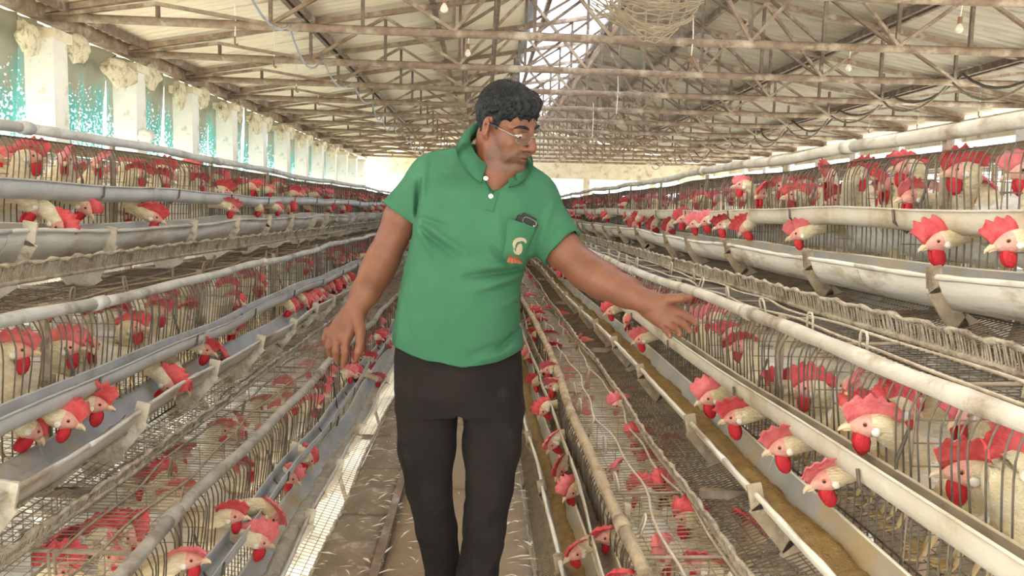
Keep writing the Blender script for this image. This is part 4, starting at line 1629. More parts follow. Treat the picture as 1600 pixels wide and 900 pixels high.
# ================================================================== the man
class Field:
    """signed distance field on a grid, meshed with surface nets"""

    def __init__(s, lo, hi, h):
        s.lo = np.array(lo, float)
        s.h = h
        s.n = np.ceil((np.array(hi) - s.lo) / h).astype(int) + 1
        s.D = np.full(s.n, .06, np.float32)
        s.ax = [(s.lo[i] + h * np.arange(s.n[i])).astype(np.float32) for i in range(3)]

    def region(s, lo, hi):
        a = np.maximum(np.floor((np.array(lo) - s.lo) / s.h).astype(int), 0)
        b = np.minimum(np.ceil((np.array(hi) - s.lo) / s.h).astype(int) + 1, s.n)
        if (b <= a).any():
            return None
        sl = tuple(slice(a[i], b[i]) for i in range(3))
        X = s.ax[0][sl[0]][:, None, None]
        Y = s.ax[1][sl[1]][None, :, None]
        Z = s.ax[2][sl[2]][None, None, :]
        return sl, X, Y, Z

    def apply(s, fn, lo, hi, k=.01, op='add'):
        m = .03 + k
        g = s.region(np.array(lo) - m, np.array(hi) + m)
        if g is None:
            return
        sl, X, Y, Z = g
        d = fn(X, Y, Z).astype(np.float32)
        a = s.D[sl]
        if op == 'add':
            h = np.maximum(k - np.abs(a - d), 0) / k
            s.D[sl] = np.minimum(a, d) - h * h * k * .25
        elif op == 'sub':
            h = np.maximum(k - np.abs(a + d), 0) / k
            s.D[sl] = np.maximum(a, -d) + h * h * k * .25
        elif op == 'and':
            h = np.maximum(k - np.abs(a - d), 0) / k
            s.D[sl] = np.maximum(a, d) + h * h * k * .25
        elif op == 'disp':
            s.D[sl] = a - d

    def cone(s, a, b, ra, rb, k=.01, op='add'):
        a, b = np.array(a, float), np.array(b, float)
        ab = b - a
        L2 = float(ab.dot(ab)) + 1e-12

        def fn(X, Y, Z):
            t = np.clip(((X - a[0]) * ab[0] + (Y - a[1]) * ab[1] + (Z - a[2]) * ab[2]) / L2, 0, 1)
            return np.sqrt((X - a[0] - t * ab[0]) ** 2 + (Y - a[1] - t * ab[1]) ** 2 + (Z - a[2] - t * ab[2]) ** 2) - (ra + (rb - ra) * t)
        r = max(ra, rb)
        s.apply(fn, np.minimum(a, b) - r, np.maximum(a, b) + r, k, op)

    def chain(s, pts, rad, k=.01, op='add'):
        for i in range(len(pts) - 1):
            s.cone(pts[i], pts[i + 1], rad[i], rad[i + 1], k, op)

    def ell(s, c, r, R=None, k=.01, op='add'):
        c, r = np.array(c, float), np.array(r, float)
        R = np.eye(3) if R is None else np.array(R)     # rows: local axes in world

        def fn(X, Y, Z):
            x, y, z = X - c[0], Y - c[1], Z - c[2]
            q = [(R[i][0] * x + R[i][1] * y + R[i][2] * z) for i in range(3)]
            k0 = np.sqrt(sum((q[i] / r[i]) ** 2 for i in range(3))) + 1e-9
            k1 = np.sqrt(sum((q[i] / r[i] ** 2) ** 2 for i in range(3))) + 1e-9
            return k0 * (k0 - 1) / k1
        m = max(r)
        s.apply(fn, c - m, c + m, k, op)

    def stack(s, tab, k=.02, op='add', grow=0.0, p=2.3, zlim=None):
        """tab: rows of (z, cx, cy, half width, half depth)"""
        T = np.array(sorted(tab))
        z0, z1 = (T[0, 0], T[-1, 0]) if zlim is None else zlim

        def fn(X, Y, Z):
            f = [np.interp(Z[0, 0], T[:, 0], T[:, i])[None, None, :] for i in (1, 2, 3, 4)]
            a, b = f[2] + grow, f[3] + grow
            q = (np.abs((X - f[0]) / a) ** p + np.abs((Y - f[1]) / b) ** p) ** (1 / p)
            d = (q - 1) * np.minimum(a, b)
            return np.maximum(d, np.maximum(z0 - Z, Z - z1))
        lo = [(T[:, 1] - T[:, 3]).min() - grow, (T[:, 2] - T[:, 4]).min() - grow, z0]
        hi = [(T[:, 1] + T[:, 3]).max() + grow, (T[:, 2] + T[:, 4]).max() + grow, z1]
        s.apply(fn, lo, hi, k, op)

    def mesh(s, name, mats):
        D = s.D
        ins = D < 0
        n = np.array(D.shape)
        c = np.zeros(n - 1, np.int8)
        for i in (0, 1):
            for j in (0, 1):
                for k in (0, 1):
                    c += ins[i:n[0] - 1 + i, j:n[1] - 1 + j, k:n[2] - 1 + k]
        cell = np.argwhere((c > 0) & (c < 8))
        ids = np.full(n - 1, -1, np.int32)
        ids[tuple(cell.T)] = np.arange(len(cell))
        P = np.zeros((len(cell), 3))
        W = np.zeros(len(cell))
        corners = [(i, j, k) for i in (0, 1) for j in (0, 1) for k in (0, 1)]
        vals = {q: D[cell[:, 0] + q[0], cell[:, 1] + q[1], cell[:, 2] + q[2]] for q in corners}
        for q in corners:
            for a in range(3):
                if q[a] == 0:
                    r = list(q)
                    r[a] = 1
                    r = tuple(r)
                    v0, v1 = vals[q], vals[r]
                    m = (v0 < 0) != (v1 < 0)
                    t = np.where(m, v0 / np.where(m, v0 - v1, 1), 0)
                    p = np.tile(np.array(q, float), (len(cell), 1))
                    p[:, a] = t
                    P[m] += p[m]
                    W[m] += 1
        V = (cell + P / W[:, None]) * s.h + s.lo
        quads = []
        for a in range(3):
            b, c2 = (a + 1) % 3, (a + 2) % 3
            sl0 = [slice(1, -1)] * 3
            sl0[a] = slice(0, n[a] - 1)
            sl1 = list(sl0)
            sl1[a] = slice(1, n[a])
            e = np.argwhere(ins[tuple(sl0)] != ins[tuple(sl1)])
            off = np.array([1, 1, 1])
            off[a] = 0
            e = e + off
            inside = ins[tuple(e.T)]
            db, dc = np.zeros(3, int), np.zeros(3, int)
            db[b] = 1
            dc[c2] = 1
            q = np.stack([ids[tuple((e - db - dc).T)], ids[tuple((e - dc).T)], ids[tuple(e.T)], ids[tuple((e - db).T)]], 1)
            q[~inside] = q[~inside][:, ::-1]
            quads.append(q)
        f = np.concatenate(quads)
        f = f[(f >= 0).all(1)]
        return np_mesh(name, V, f, mats, None, True), V


YM = 2.1


def W_(px, py, dy=0.0):
    return on_y(px, py, YM + dy)


# ---------------------------------------------------------------- materials
def attr_material(name, rough, bump, bscale, spec=.35, sss=0.0, stain=None):
    m = bpy.data.materials.new(name)
    m.use_nodes = True
    t = m.node_tree
    L = t.links.new
    b = t.nodes['Principled BSDF']
    b.inputs['Roughness'].default_value = rough
    b.inputs['Specular IOR Level'].default_value = spec
    at = t.nodes.new('ShaderNodeAttribute')
    at.attribute_name = 'tint'
    col = at.outputs['Color']
    co = t.nodes.new('ShaderNodeTexCoord')
    n = t.nodes.new('ShaderNodeTexNoise')
    n.inputs['Scale'].default_value = 22
    n.inputs['Detail'].default_value = 5
    L(co.outputs['Object'], n.inputs['Vector'])
    hs = t.nodes.new('ShaderNodeHueSaturation')
    mr = t.nodes.new('ShaderNodeMapRange')
    mr.inputs['To Min'].default_value = .86
    mr.inputs['To Max'].default_value = 1.14
    mr.inputs['From Min'].default_value = .3
    mr.inputs['From Max'].default_value = .7
    L(n.outputs['Fac'], mr.inputs['Value'])
    L(mr.outputs[0], hs.inputs['Value'])
    L(col, hs.inputs['Color'])
    L(hs.outputs[0], b.inputs['Base Color'])
    nb = t.nodes.new('ShaderNodeTexNoise')
    nb.inputs['Scale'].default_value = bscale
    L(co.outputs['Object'], nb.inputs['Vector'])
    bp = t.nodes.new('ShaderNodeBump')
    bp.inputs['Strength'].default_value = bump
    bp.inputs['Distance'].default_value = .003
    L(nb.outputs['Fac'], bp.inputs['Height'])
    L(bp.outputs[0], b.inputs['Normal'])
    if sss:
        b.inputs['Subsurface Weight'].default_value = sss
        b.inputs['Subsurface Radius'].default_value = (.012, .004, .002)
        b.inputs['Subsurface Scale'].default_value = .6
    return m


def set_tint(me, rgb):
    a = me.color_attributes.new('tint', 'FLOAT_COLOR', 'POINT')
    c = np.ones((len(me.vertices), 4), np.float32)
    c[:, :3] = rgb
    a.data.foreach_set('color', c.ravel())


M['skin'] = attr_material('brown_skin', .52, .25, 160, .4, .12)
M['hair'] = mat('black_greying_hair', (.0035, .0035, .004), (.012, .013, .015), .55, 0, 70, bump=.5, bump_scale=150, spec=.25)
SHIRT_G = (.075, .245, .135)
M['shirt'] = mat('green_pique_cotton', (.040, .135, .076), (.048, .155, .088), .9, 0, 8, (.075, .21, .13), .08, 4.5, .25, 700, spec=.15)
M['shirt_dk'] = mat('green_rib_knit', (.038, .128, .072), (.044, .145, .082), .9, 0, 8, bump=.3, bump_scale=900, spec=.15)
M['trouser'] = mat('dark_charcoal_cloth', (.015, .0125, .013), (.022, .018, .0185), .9, 0, 5, (.034, .030, .030), .05, 7, .3, 500, spec=.15)
M['button'] = mat('white_button', (.85, .85, .82), rough=.3)
M['beige'] = mat('beige_print', (.34, .29, .20), (.42, .36, .26), .8, 0, 90)
M['orange'] = mat('orange_print', (.30, .085, .035), (.36, .11, .05), .8, 0, 90)
M['steel_bright'] = mat('silver_metal', (.30, .29, .28), rough=.3, metal=1.0)
M['lens'] = glass_material('spectacle_lens', (.95, .98, 1), .82)
M['eye_white'] = mat('eye_white', (.75, .70, .66), rough=.2)
M['phone_ring'] = mat('grey_phone_ring', (.25, .25, .28), rough=.3, metal=.6)

# ---------------------------------------------------------------- head frame
th, ph, ro = math.radians(46), math.radians(23), math.radians(8)
f0 = np.array([math.sin(th) * math.cos(ph), -math.cos(th) * math.cos(ph), -math.sin(ph)])
u0 = np.array([math.sin(th) * math.sin(ph), -math.cos(th) * math.sin(ph), math.cos(ph)])
s0 = np.array([math.cos(th), math.sin(th), 0.0])      # his left
u1 = u0 * math.cos(ro) - s0 * math.sin(ro)
s1 = s0 * math.cos(ro) + u0 * math.sin(ro)
HR = np.array([f0, s1, u1])
HC = W_(794, 193, -.05)


HS = .87


def hp(f_, s_, u_):
    return HC + (f0 * f_ + s1 * s_ + u1 * u_) * HS


def hell(fd, c, r, R=None, k=.01, op='add'):
    fd.ell(c, [q_ * HS for q_ in r], R, k * HS, op)


def hcone(fd, a, b, ra, rb, k=.01, op='add'):
    fd.cone(a, b, ra * HS, rb * HS, k * HS, op)


# ---------------------------------------------------------------- skeleton
shR, elR, wrR = W_(668, 266, 0), W_(598, 405, .02), W_(556, 483, -.05)
shL, elL, wrL = W_(840, 303, -.01), W_(916, 424, -.13), W_(1012, 473, -.27)
nkB = W_(772, 290, .02)

B = Field((-.43, 1.62, .88), (.68, 2.30, 1.74), .0027)
# torso core under the shirt
B.stack([(.90, W_(716, 560)[0], 2.1, .10, .07), (1.10, W_(718, 490)[0], 2.1, .11, .08), (1.35, W_(747, 350)[0], 2.1, .12, .075), (1.46, W_(760, 300)[0], 2.105, .09, .05)], .02)
bR, bL = W_(680, 288, .0), W_(832, 318, -.01)
B.cone(bR, nkB, .030, .050, .04)
B.cone(bL, nkB, .030, .050, .04)
chest = W_(770, 330, -.02)
B.cone(nkB, chest, .07, .07, .04)
# neck
B.cone(nkB, hp(-.025, 0, -.055), .066, .060, .03)
B.cone(W_(768, 300, -.04), hp(.01, 0, -.085), .05, .045, .03)
# head
hell(B, hp(-.012, 0, .026), (.097, .076, .085), HR, .01)
hell(B, hp(.028, 0, -.035), (.066, .061, .084), HR, .02)
for sg in (-1, 1):
    hcone(B, hp(-.012, .056 * sg, -.045), hp(.012, .050 * sg, -.085), .018, .020, .02)
    hcone(B, hp(.012, .050 * sg, -.085), hp(.072, .016 * sg, -.112), .020, .018, .022)
    hell(B, hp(.056, .040 * sg, -.034), (.026, .022, .026), HR, .02)
    hcone(B, hp(.086, .010 * sg, .016), hp(.066, .048 * sg, .014), .011, .009, .012)
    hcone(B, hp(.066, .040 * sg, -.075), hp(.080, .022 * sg, -.055), .016, .014, .018)
hell(B, hp(.078, 0, -.112), (.020, .024, .017), HR, .014)
hell(B, hp(.080, 0, -.070), (.020, .030, .024), HR, .018)
hcone(B, hp(.090, 0, .012), hp(.119, 0, -.033), .0085, .0120, .010)
hell(B, hp(.116, 0, -.039), (.013, .012, .010), HR, .006)
for sg in (-1, 1):
    hell(B, hp(.100, .0145 * sg, -.041), (.012, .0085, .0085), HR, .006)
    hell(B, hp(.100, .034 * sg, -.002), (.020, .019, .012), HR, .010, 'sub')
    hell(B, hp(.0755, .033 * sg, .0015), (.0145, .0165, .0115), HR, .004)
    hell(B, hp(.112, .0075 * sg, -.049), (.006, .004, .003), HR, .003, 'sub')
hell(B, hp(.096, 0, -.0665), (.011, .023, .0058), HR, .005)
hell(B, hp(.094, 0, -.0785), (.011, .019, .0068), HR, .005)
hell(B, hp(.108, 0, -.0722), (.013, .024, .0016), HR, .002, 'sub')
for sg in (-1, 1):       # ears
    er = HR.copy()
    ang = .35 * sg
    er = np.array([f0 * math.cos(ang) + s1 * math.sin(ang), s1 * math.cos(ang) - f0 * math.sin(ang), u1])
    hell(B, hp(-.012, .079 * sg, -.012), (.019, .008, .032), er, .006)
    hell(B, hp(-.006, .074 * sg, -.036), (.010, .007, .013), er, .006)
    hell(B, hp(-.006, .0875 * sg, -.012), (.010, .006, .018), er, .004, 'sub')
# arms
B.chain([bR, W_(650, 312, .005), W_(628, 340, .01), elR], [.034, .040, .046, .043], .02)
B.chain([elR, W_(588, 425, .005), W_(572, 455, -.03), wrR], [.043, .043, .036, .0275], .02)
B.chain([bL, W_(858, 352, -.05), W_(880, 390, -.08), elL], [.034, .040, .047, .046], .02)
B.chain([elL, W_(940, 438, -.17), W_(978, 456, -.22), wrL], [.046, .045, .037, .028], .02)


def finger(P, R, k=.005):
    B.chain(P, R, k)


# hanging hand, back of the hand to the camera
B.cone(wrR, W_(546, 505, -.06), .026, .026, .015)
B.cone(W_(556, 492, -.055), W_(540, 528, -.07), .024, .018, .012)
B.cone(W_(549, 492, -.045), W_(526, 528, -.06), .024, .017, .012)
B.cone(W_(544, 490, -.04), W_(516, 522, -.045), .022, .015, .012)
finger([W_(540, 528, -.07), W_(540, 548, -.085), W_(538, 562, -.075), W_(536, 571, -.065)], [.0125, .0105, .0095, .0078])
finger([W_(526, 530, -.062), W_(525, 548, -.078), W_(526, 559, -.065), W_(527, 565, -.05)], [.0120, .0105, .0095, .0080])
finger([W_(517, 525, -.045), W_(514, 541, -.060), W_(516, 551, -.045), W_(518, 555, -.030)], [.0115, .0100, .0090, .0078])
finger([W_(512, 516, -.025), W_(508, 529, -.035), W_(510, 538, -.020), W_(512, 541, -.008)], [.0105, .0090, .0080, .0070])
finger([W_(558, 496, -.07), W_(563, 516, -.09), W_(563, 535, -.10), W_(560, 549, -.10), W_(557, 560, -.095)], [.020, .0145, .0115, .0105, .0080])
# reaching hand, palm up towards the camera
dz = -.27
B.cone(wrL, W_(1030, 480, dz - .005), .027, .026, .015)
B.cone(W_(1022, 473, dz), W_(1058, 487, dz - .015), .022, .0165, .014)
B.cone(W_(1022, 480, dz), W_(1052, 496, dz - .02), .022, .0165, .014)
B.cone(W_(1018, 483, dz + .002), W_(1046, 503, dz - .022), .021, .0155, .014)
B.cone(W_(1016, 485, dz + .005), W_(1038, 507, dz - .02), .020, .0145, .014)
B.ell(W_(1033, 474, dz - .018), (.027, .016, .017), None, .012)       # ball of the thumb
B.ell(W_(1030, 496, dz - .018), (.022, .014, .017), None, .012)
finger([W_(1030, 471, dz - .012), W_(1048, 467, dz - .030), W_(1064, 466, dz - .036), W_(1078, 464.5, dz - .034)], [.017, .0125, .0108, .0080])
finger([W_(1057, 486, dz - .018), W_(1070, 492, dz - .035), W_(1081, 500, dz - .060), W_(1087, 506, dz - .078)], [.0115, .0096, .0086, .0070], .0025)
finger([W_(1052, 496, dz - .022), W_(1064, 503, dz - .045), W_(1073, 511, dz - .072), W_(1077, 517, dz - .090)], [.0115, .0098, .0088, .0072], .0025)
finger([W_(1045, 503, dz - .022), W_(1053, 511, dz - .045), W_(1060, 518, dz - .070), W_(1062, 523, dz - .086)], [.0110, .0094, .0084, .0070], .0025)
finger([W_(1036, 507, dz - .020), W_(1040, 515, dz - .040), W_(1045, 521, dz - .058), W_(1047, 525, dz - .070)], [.0100, .0086, .0076, .0064], .0025)
for c_, d_ in ((W_(1043, 480, dz - .036), W_(1062, 478, dz - .036)), (W_(1034, 490, dz - .038), W_(1056, 492, dz - .040))):
    B.cone(c_, d_, .0022, .0018, .004, 'sub')

body_me, V = B.mesh('person', M['skin'])
del B
# skin tones: stubble, lips, brows
q = V - HC
hf, hs_, hu = q @ f0 / HS, q @ s1 / HS, q @ u1 / HS
skin = np.tile(np.array([.235, .092, .052]), (len(V), 1))
near_head = (np.abs(hf) < .16) & (np.abs(hs_) < .11) & (hu > -.14) & (hu < .14)


def sm(x, a, b):
    t = np.clip((x - a) / (b - a), 0, 1)
    return t * t * (3 - 2 * t)


jaw = sm(-hu, .040, .070) * sm(hf, .005, .035) * sm(hu, -.134, -.118)
side = sm(-hu, .01, .035) * sm(hf, .0, .02) * sm(-hf, -.05, -.03)
must = np.exp(-((hu + .056) / .008) ** 2) * (np.abs(hs_) < .036) * (hf > .07)
side = side * sm(hu, -.112, -.095)
nz_ = np.array([mnoise.noise(Vector(p * 260)) for p in np.where(near_head[:, None], V, 0)]) if near_head.sum() < 90000 else np.zeros(len(V))
st = np.clip((jaw * .42 + side * .26) * (1 + .5 * nz_), 0, .75) * near_head
st = np.maximum(st, np.clip(must * (.85 + .3 * nz_), 0, .9) * near_head)
skin = skin * (1 - st[:, None]) + np.array([.10, .075, .065]) * st[:, None]
lip = (np.exp(-((hu + .0665) / .0055) ** 2) + np.exp(-((hu + .0785) / .006) ** 2)) * (np.abs(hs_) < .023) * (hf > .088) * near_head
lip = np.clip(lip, 0, 1) * .7
skin = skin * (1 - lip[:, None]) + np.array([.24, .078, .058]) * lip[:, None]
red = np.exp(-(((hf - .11) / .02) ** 2 + (hs_ / .02) ** 2 + ((hu + .035) / .02) ** 2)) + np.exp(-(((np.abs(hs_) - .08) / .015) ** 2 + ((hu + .01) / .035) ** 2 + ((hf + .01) / .03) ** 2))
red = np.clip(red, 0, 1) * .35 * near_head
skin = skin * (1 - red[:, None]) + np.array([.32, .085, .05]) * red[:, None]
set_tint(body_me, skin * .74)
man = link('person', body_me)
tag(man, 'man in green polo and dark trousers looking down, reaching out over the cages', 'person')

# ---------------------------------------------------------------- shirt
X = lambda px, py: W_(px, py)[0]
Zp = lambda py: W_(740, py)[2]
torso = [(Zp(580), X(716, 580), 2.095, .190, .145), (Zp(545), X(716, 545), 2.09, .183, .143), (Zp(490), X(717, 490), 2.075, .168, .150), (Zp(450), X(720, 450), 2.07, .160, .150), (Zp(420), X(725, 420), 2.075, .160, .145),
         (Zp(395), X(735, 395), 2.08, .166, .138), (Zp(350), X(746, 350), 2.09, .172, .130), (Zp(300), X(752, 300), 2.095, .166, .115), (Zp(265), X(757, 265), 2.105, .125, .075), (Zp(245), X(759, 245), 2.11, .08, .04)]
S = Field((-.34, 1.75, .90), (.36, 2.32, 1.60), .0033)
S.stack(torso, .02)
S.cone(W_(680, 278, .01), W_(738, 254, .03), .060, .050, .05)
S.cone(W_(832, 308, .01), W_(800, 277, .03), .058, .052, .05)
S.ell(W_(700, 330, -.075), (.085, .05, .075), None, .05)
S.ell(W_(800, 345, -.075), (.075, .05, .075), None, .05)
slR, slL = W_(627, 335, .01), W_(879, 388, -.08)
shRs, shLs = W_(676, 280, .0), W_(836, 312, -.01)
S.chain([shRs, slR + (slR - shR) * .10], [.059, .063], .04)
S.chain([shLs, slL + (slL - shL) * .10], [.059, .063], .04)


def plane(p, n, rad):
    """keep only the side of the plane the normal points away from, near p"""
    p, n = np.array(p), np.array(n) / np.linalg.norm(n)

    def fn(X_, Y_, Z_):
        d = (X_ - p[0]) * n[0] + (Y_ - p[1]) * n[1] + (Z_ - p[2]) * n[2]
        far = np.sqrt((X_ - p[0]) ** 2 + (Y_ - p[1]) ** 2 + (Z_ - p[2]) ** 2) - rad
        return np.maximum(-d, far)      # the piece to remove
    S.apply(fn, p - rad, p + rad, .002, 'sub')


nR = np.array(W_(616, 352, .01)) - np.array(W_(640, 316, .01))
plane(W_(626, 334, .01), nR, .098)
nL = np.array(slL - shL) + np.array([.06, -.0, .02])
plane(W_(879, 387, -.08), nL, .14)
S.cone(slR + (slR - shR) * .5, shR + (slR - shR) * .90, .0525, .0505, .003, 'sub')
S.cone(slL + (slL - shL) * .5, shL + (slL - shL) * .90, .0525, .0505, .003, 'sub')
# neck hole and the open V
S.cone(nkB - np.array([0, 0, .03]), hp(-.02, 0, -.06), .071, .080, .01, 'sub')
S.cone(W_(771, 300, -.115), W_(780, 262, -.075), .008, .050, .008, 'sub')
S.cone(W_(771, 302, -.145), W_(780, 262, -.11), .006, .042, .008, 'sub')
# open hem with a dipping edge
hx = np.array([X(600, 540), X(613, 540), X(660, 556), X(725, 566), X(775, 558), X(819, 542), X(830, 538)])
hz = np.array([W_(613, p)[2] for p in (538, 541, 557, 567, 560, 545, 540)]) + .021


def hem(X_, Y_, Z_):
    return Z_ - np.interp(X_[:, 0, 0], hx, hz)[:, None, None] + 0 * Y_


S.apply(hem, (-.33, 1.8, .85), (.2, 2.31, 1.02), .004, 'sub')
S.stack(torso, .004, 'sub', -.020, zlim=(.85, .985))
# folds: lines on the front of the shirt, ridge (+) or crease (-)
FOLDS = [(658, 285, 654, 348, .008, -.010), (668, 250, 664, 318, .008, .005), (660, 345, 730, 390, .010, .008), (655, 352, 684, 395, .009, .006), (664, 340, 700, 352, .007, -.005), (662, 356, 716, 396, .007, -.005),
         (768, 384, 800, 414, .009, -.009), (728, 424, 812, 417, .008, -.010), (746, 444, 812, 424, .012, .008), (735, 408, 790, 408, .012, .006), (730, 452, 800, 436, .010, -.004),
         (768, 540, 813, 505, .009, -.008), (745, 548, 800, 534, .010, .006), (740, 536, 790, 520, .010, -.004), (780, 470, 812, 455, .010, .004),
         (846, 380, 868, 345, .008, -.0015), (868, 370, 902, 354, .007, -.0015), (862, 384, 905, 362, .008, .003), (838, 372, 860, 318, .010, .004),
         (640, 300, 625, 330, .010, -.0015), (650, 270, 636, 322, .012, .003), (690, 430, 650, 520, .020, .004), (720, 470, 690, 556, .022, -.003), (636, 440, 624, 530, .012, .004), (700, 300, 760, 395, .030, -.003),
         (775, 330, 782, 380, .012, .003), (640, 470, 660, 545, .012, -.003)]
segs = [(W_(a, b), W_(c, d), w__, am) for a, b, c, d, w__, am in FOLDS]


def folds(X_, Y_, Z_):
    tot = 0
    front = 1 - sm(Y_, 2.06, 2.14)
    for a, b, w__, am in segs:
        ab = b - a
        L2 = ab[0] ** 2 + ab[2] ** 2
        t = np.clip(((X_ - a[0]) * ab[0] + (Z_ - a[2]) * ab[2]) / L2, 0, 1)
        d2 = (X_ - a[0] - t * ab[0]) ** 2 + (Z_ - a[2] - t * ab[2]) ** 2
        tot = tot + am * np.exp(-d2 / w__ ** 2) * (.35 + .65 * np.sin(PI * np.clip(t * .9 + .05, 0, 1)))
    return tot * front * 1.5


S.apply(folds, (-.33, 1.76, .9), (.35, 2.2, 1.58), .0, 'disp')
shirt_me, SV = S.mesh('polo_shirt', M['shirt'])
del S
shirt = link('polo_shirt', shirt_me, man)
shirt['label'] = 'green short-sleeved polo shirt with dusty smears'

# ---------------------------------------------------------------- trousers
T = Field((-.33, 1.78, .03), (.26, 2.42, 1.07), .005)
hips = [(Zp(520), X(716, 520), 2.10, .168, .126), (Zp(560), X(716, 560), 2.10, .176, .130), (Zp(610), X(717, 610), 2.105, .179, .130), (Zp(640), X(718, 640), 2.11, .174, .118)]
T.stack(hips, .02)
aL = [W_(668, 640, .0), W_(667, 700, .0), W_(670, 760, .01), W_(682, 826, .05), W_(694, 900, .10), W_(704, 1010, .16), W_(706, 1040, .17)]
T.chain(aL, [.088, .079, .063, .058, .053, .055, .056], .016)
aR = [W_(769, 640, -.01), W_(768, 700, -.02), W_(765, 760, -.04), W_(757, 826, -.05), W_(746, 896, -.05), W_(734, 1050, -.04), W_(732, 1092, -.03)]
T.chain(aR, [.090, .079, .064, .057, .056, .056, .056], .016)
TF = [(632, 700, 668, 850, .012, .007), (640, 690, 676, 830, .012, -.005), (735, 800, 775, 770, .014, .007), (730, 830, 780, 790, .012, -.005), (716, 625, 735, 600, .012, -.008), (718, 640, 722, 668, .012, -.008), (728, 780, 740, 860, .012, .006), (790, 620, 800, 700, .02, .004), (660, 590, 668, 680, .03, .003), (725, 660, 790, 640, .014, -.004), (760, 870, 786, 840, .012, .005)]
tsegs = [(W_(a, b), W_(c, d), w__, am) for a, b, c, d, w__, am in TF]
_s = segs
segs = tsegs


def tf(X_, Y_, Z_):
    tot = 0
    front = 1 - sm(Y_, 2.05, 2.15)
    for a, b, w__, am in tsegs:
        ab = b - a
        t = np.clip(((X_ - a[0]) * ab[0] + (Z_ - a[2]) * ab[2]) / (ab[0] ** 2 + ab[2] ** 2), 0, 1)
        tot = tot + am * np.exp(-((X_ - a[0] - t * ab[0]) ** 2 + (Z_ - a[2] - t * ab[2]) ** 2) / w__ ** 2)
    return tot * front


T.apply(tf, (-.32, 1.8, .1), (.25, 2.3, 1.05), 0, 'disp')
tr_me, _ = T.mesh('trousers', M['trouser'])
del T
trousers = link('trousers', tr_me, man)
trousers['label'] = 'dark charcoal trousers with dusty marks'
for p, a_ in ((aL[-1], .25), (aR[-1], -.1)):
    mb = MB()
    rows = []
    for i in range(9):
        u = i / 8
        yy = .09 - .27 * u
        wv = .045 * (.75 + .35 * math.sin(PI * min(1, u * 1.05))) * (1 if u < .9 else .75)
        hh = .075 - .045 * u
        rows.append([(wv * math.cos(t_), yy, .004 + (hh * max(0, math.sin(t_)) if math.sin(t_) > 0 else 0)) for t_ in [2 * PI * j / 12 for j in range(12)]])
    mb.grid(rows, True)
    mb.add(rows[0], [tuple(range(12))])
    mb.add(rows[-1], [tuple(range(11, -1, -1))])
    o = mb.build('shoe', M['black'], man, True, (p[0], p[1], .004))
    o.rotation_euler = (0, 0, a_)

# ---------------------------------------------------------------- hair
Hh = Field(HC - .17, HC + .17, .0028)
hell(Hh, hp(-.013, 0, .031), (.100, .0805, .0890), HR, .01)
hell(Hh, hp(.035, .01, .083), (.048, .052, .026), HR, .03)
hell(Hh, hp(-.05, 0, .02), (.056, .074, .076), HR, .02)
cf = np.array([-.14, -.085, -.05, -.028, -.014, .004, .018, .032, .048, .066, .090, .12])
cu = np.array([-.075, -.070, -.060, -.048, .012, .014, -.024, .004, .026, .034, .042, .05])


def below(X_, Y_, Z_):
    x, y, z = X_ - HC[0], Y_ - HC[1], Z_ - HC[2]
    x, y, z = x / HS, y / HS, z / HS
    f_ = f0[0] * x + f0[1] * y + f0[2] * z
    u_ = u1[0] * x + u1[1] * y + u1[2] * z
    s_ = s1[0] * x + s1[1] * y + s1[2] * z
    return (u_ - np.interp(f_, cf, cu) - .004 * np.sin(s_ * 260) - .003 * np.sin(s_ * 540 + 1)) * .7


Hh.apply(below, HC - .17, HC + .17, .006, 'sub')


def waves(X_, Y_, Z_):
    x, y, z = X_ - HC[0], Y_ - HC[1], Z_ - HC[2]
    x, y, z = x / HS, y / HS, z / HS
    f_ = f0[0] * x + f0[1] * y + f0[2] * z
    u_ = u1[0] * x + u1[1] * y + u1[2] * z
    s_ = s1[0] * x + s1[1] * y + s1[2] * z
    return .0022 * np.sin(s_ * 210 + f_ * 90 + 2.2 * np.sin(u_ * 60)) + .0018 * np.sin(f_ * 190 - s_ * 140 + 1.7 * np.sin(u_ * 85 + 1))


Hh.apply(waves, HC - .17, HC + .17, 0, 'disp')
hair_me, HV = Hh.mesh('hair', M['hair'])
hair = link('hair', hair_me, man)
# locks lying over the mass
mb = MB()
lr = random.Random(11)
crown = Vector((-.045, .0, .13))
for i in range(520):
    az = lr.uniform(0, 2 * PI)
    # direction on the skull in (f, s)
    t0, t1 = lr.uniform(.12, .75), 0
    t1 = min(1.0, t0 + lr.uniform(.25, .5))
    pts = []
    for j in range(6):
        t_ = t0 + (t1 - t0) * j / 5
        pol = t_ * 1.55
        sway = .18 * math.sin(j * 1.1 + i) + .10 * math.sin(j * 2.3 + i * .7)
        fx_, sx_ = math.cos(az + sway) * math.sin(pol), math.sin(az + sway) * math.sin(pol)
        rr_ = 1 + lr.uniform(-.01, .02) + (.015 if j in (2, 3) else 0)
        p = Vector((-.013 + .100 * rr_ * fx_, .0815 * rr_ * sx_, .031 + .0895 * rr_ * math.cos(pol)))
        lim = np.interp(p.x, cf, cu)
        if p.z < lim + .002:
            break
        pts.append(Vector(tuple(hp(*p))))
    if len(pts) >= 3:
        rad = [.0034, .0042, .0040, .0034, .0026, .0010][:len(pts)]
        rad[-1] = .001
        mb.tube(pts, rad, 5)
mb.build('hair_locks', M['hair'], hair, True)
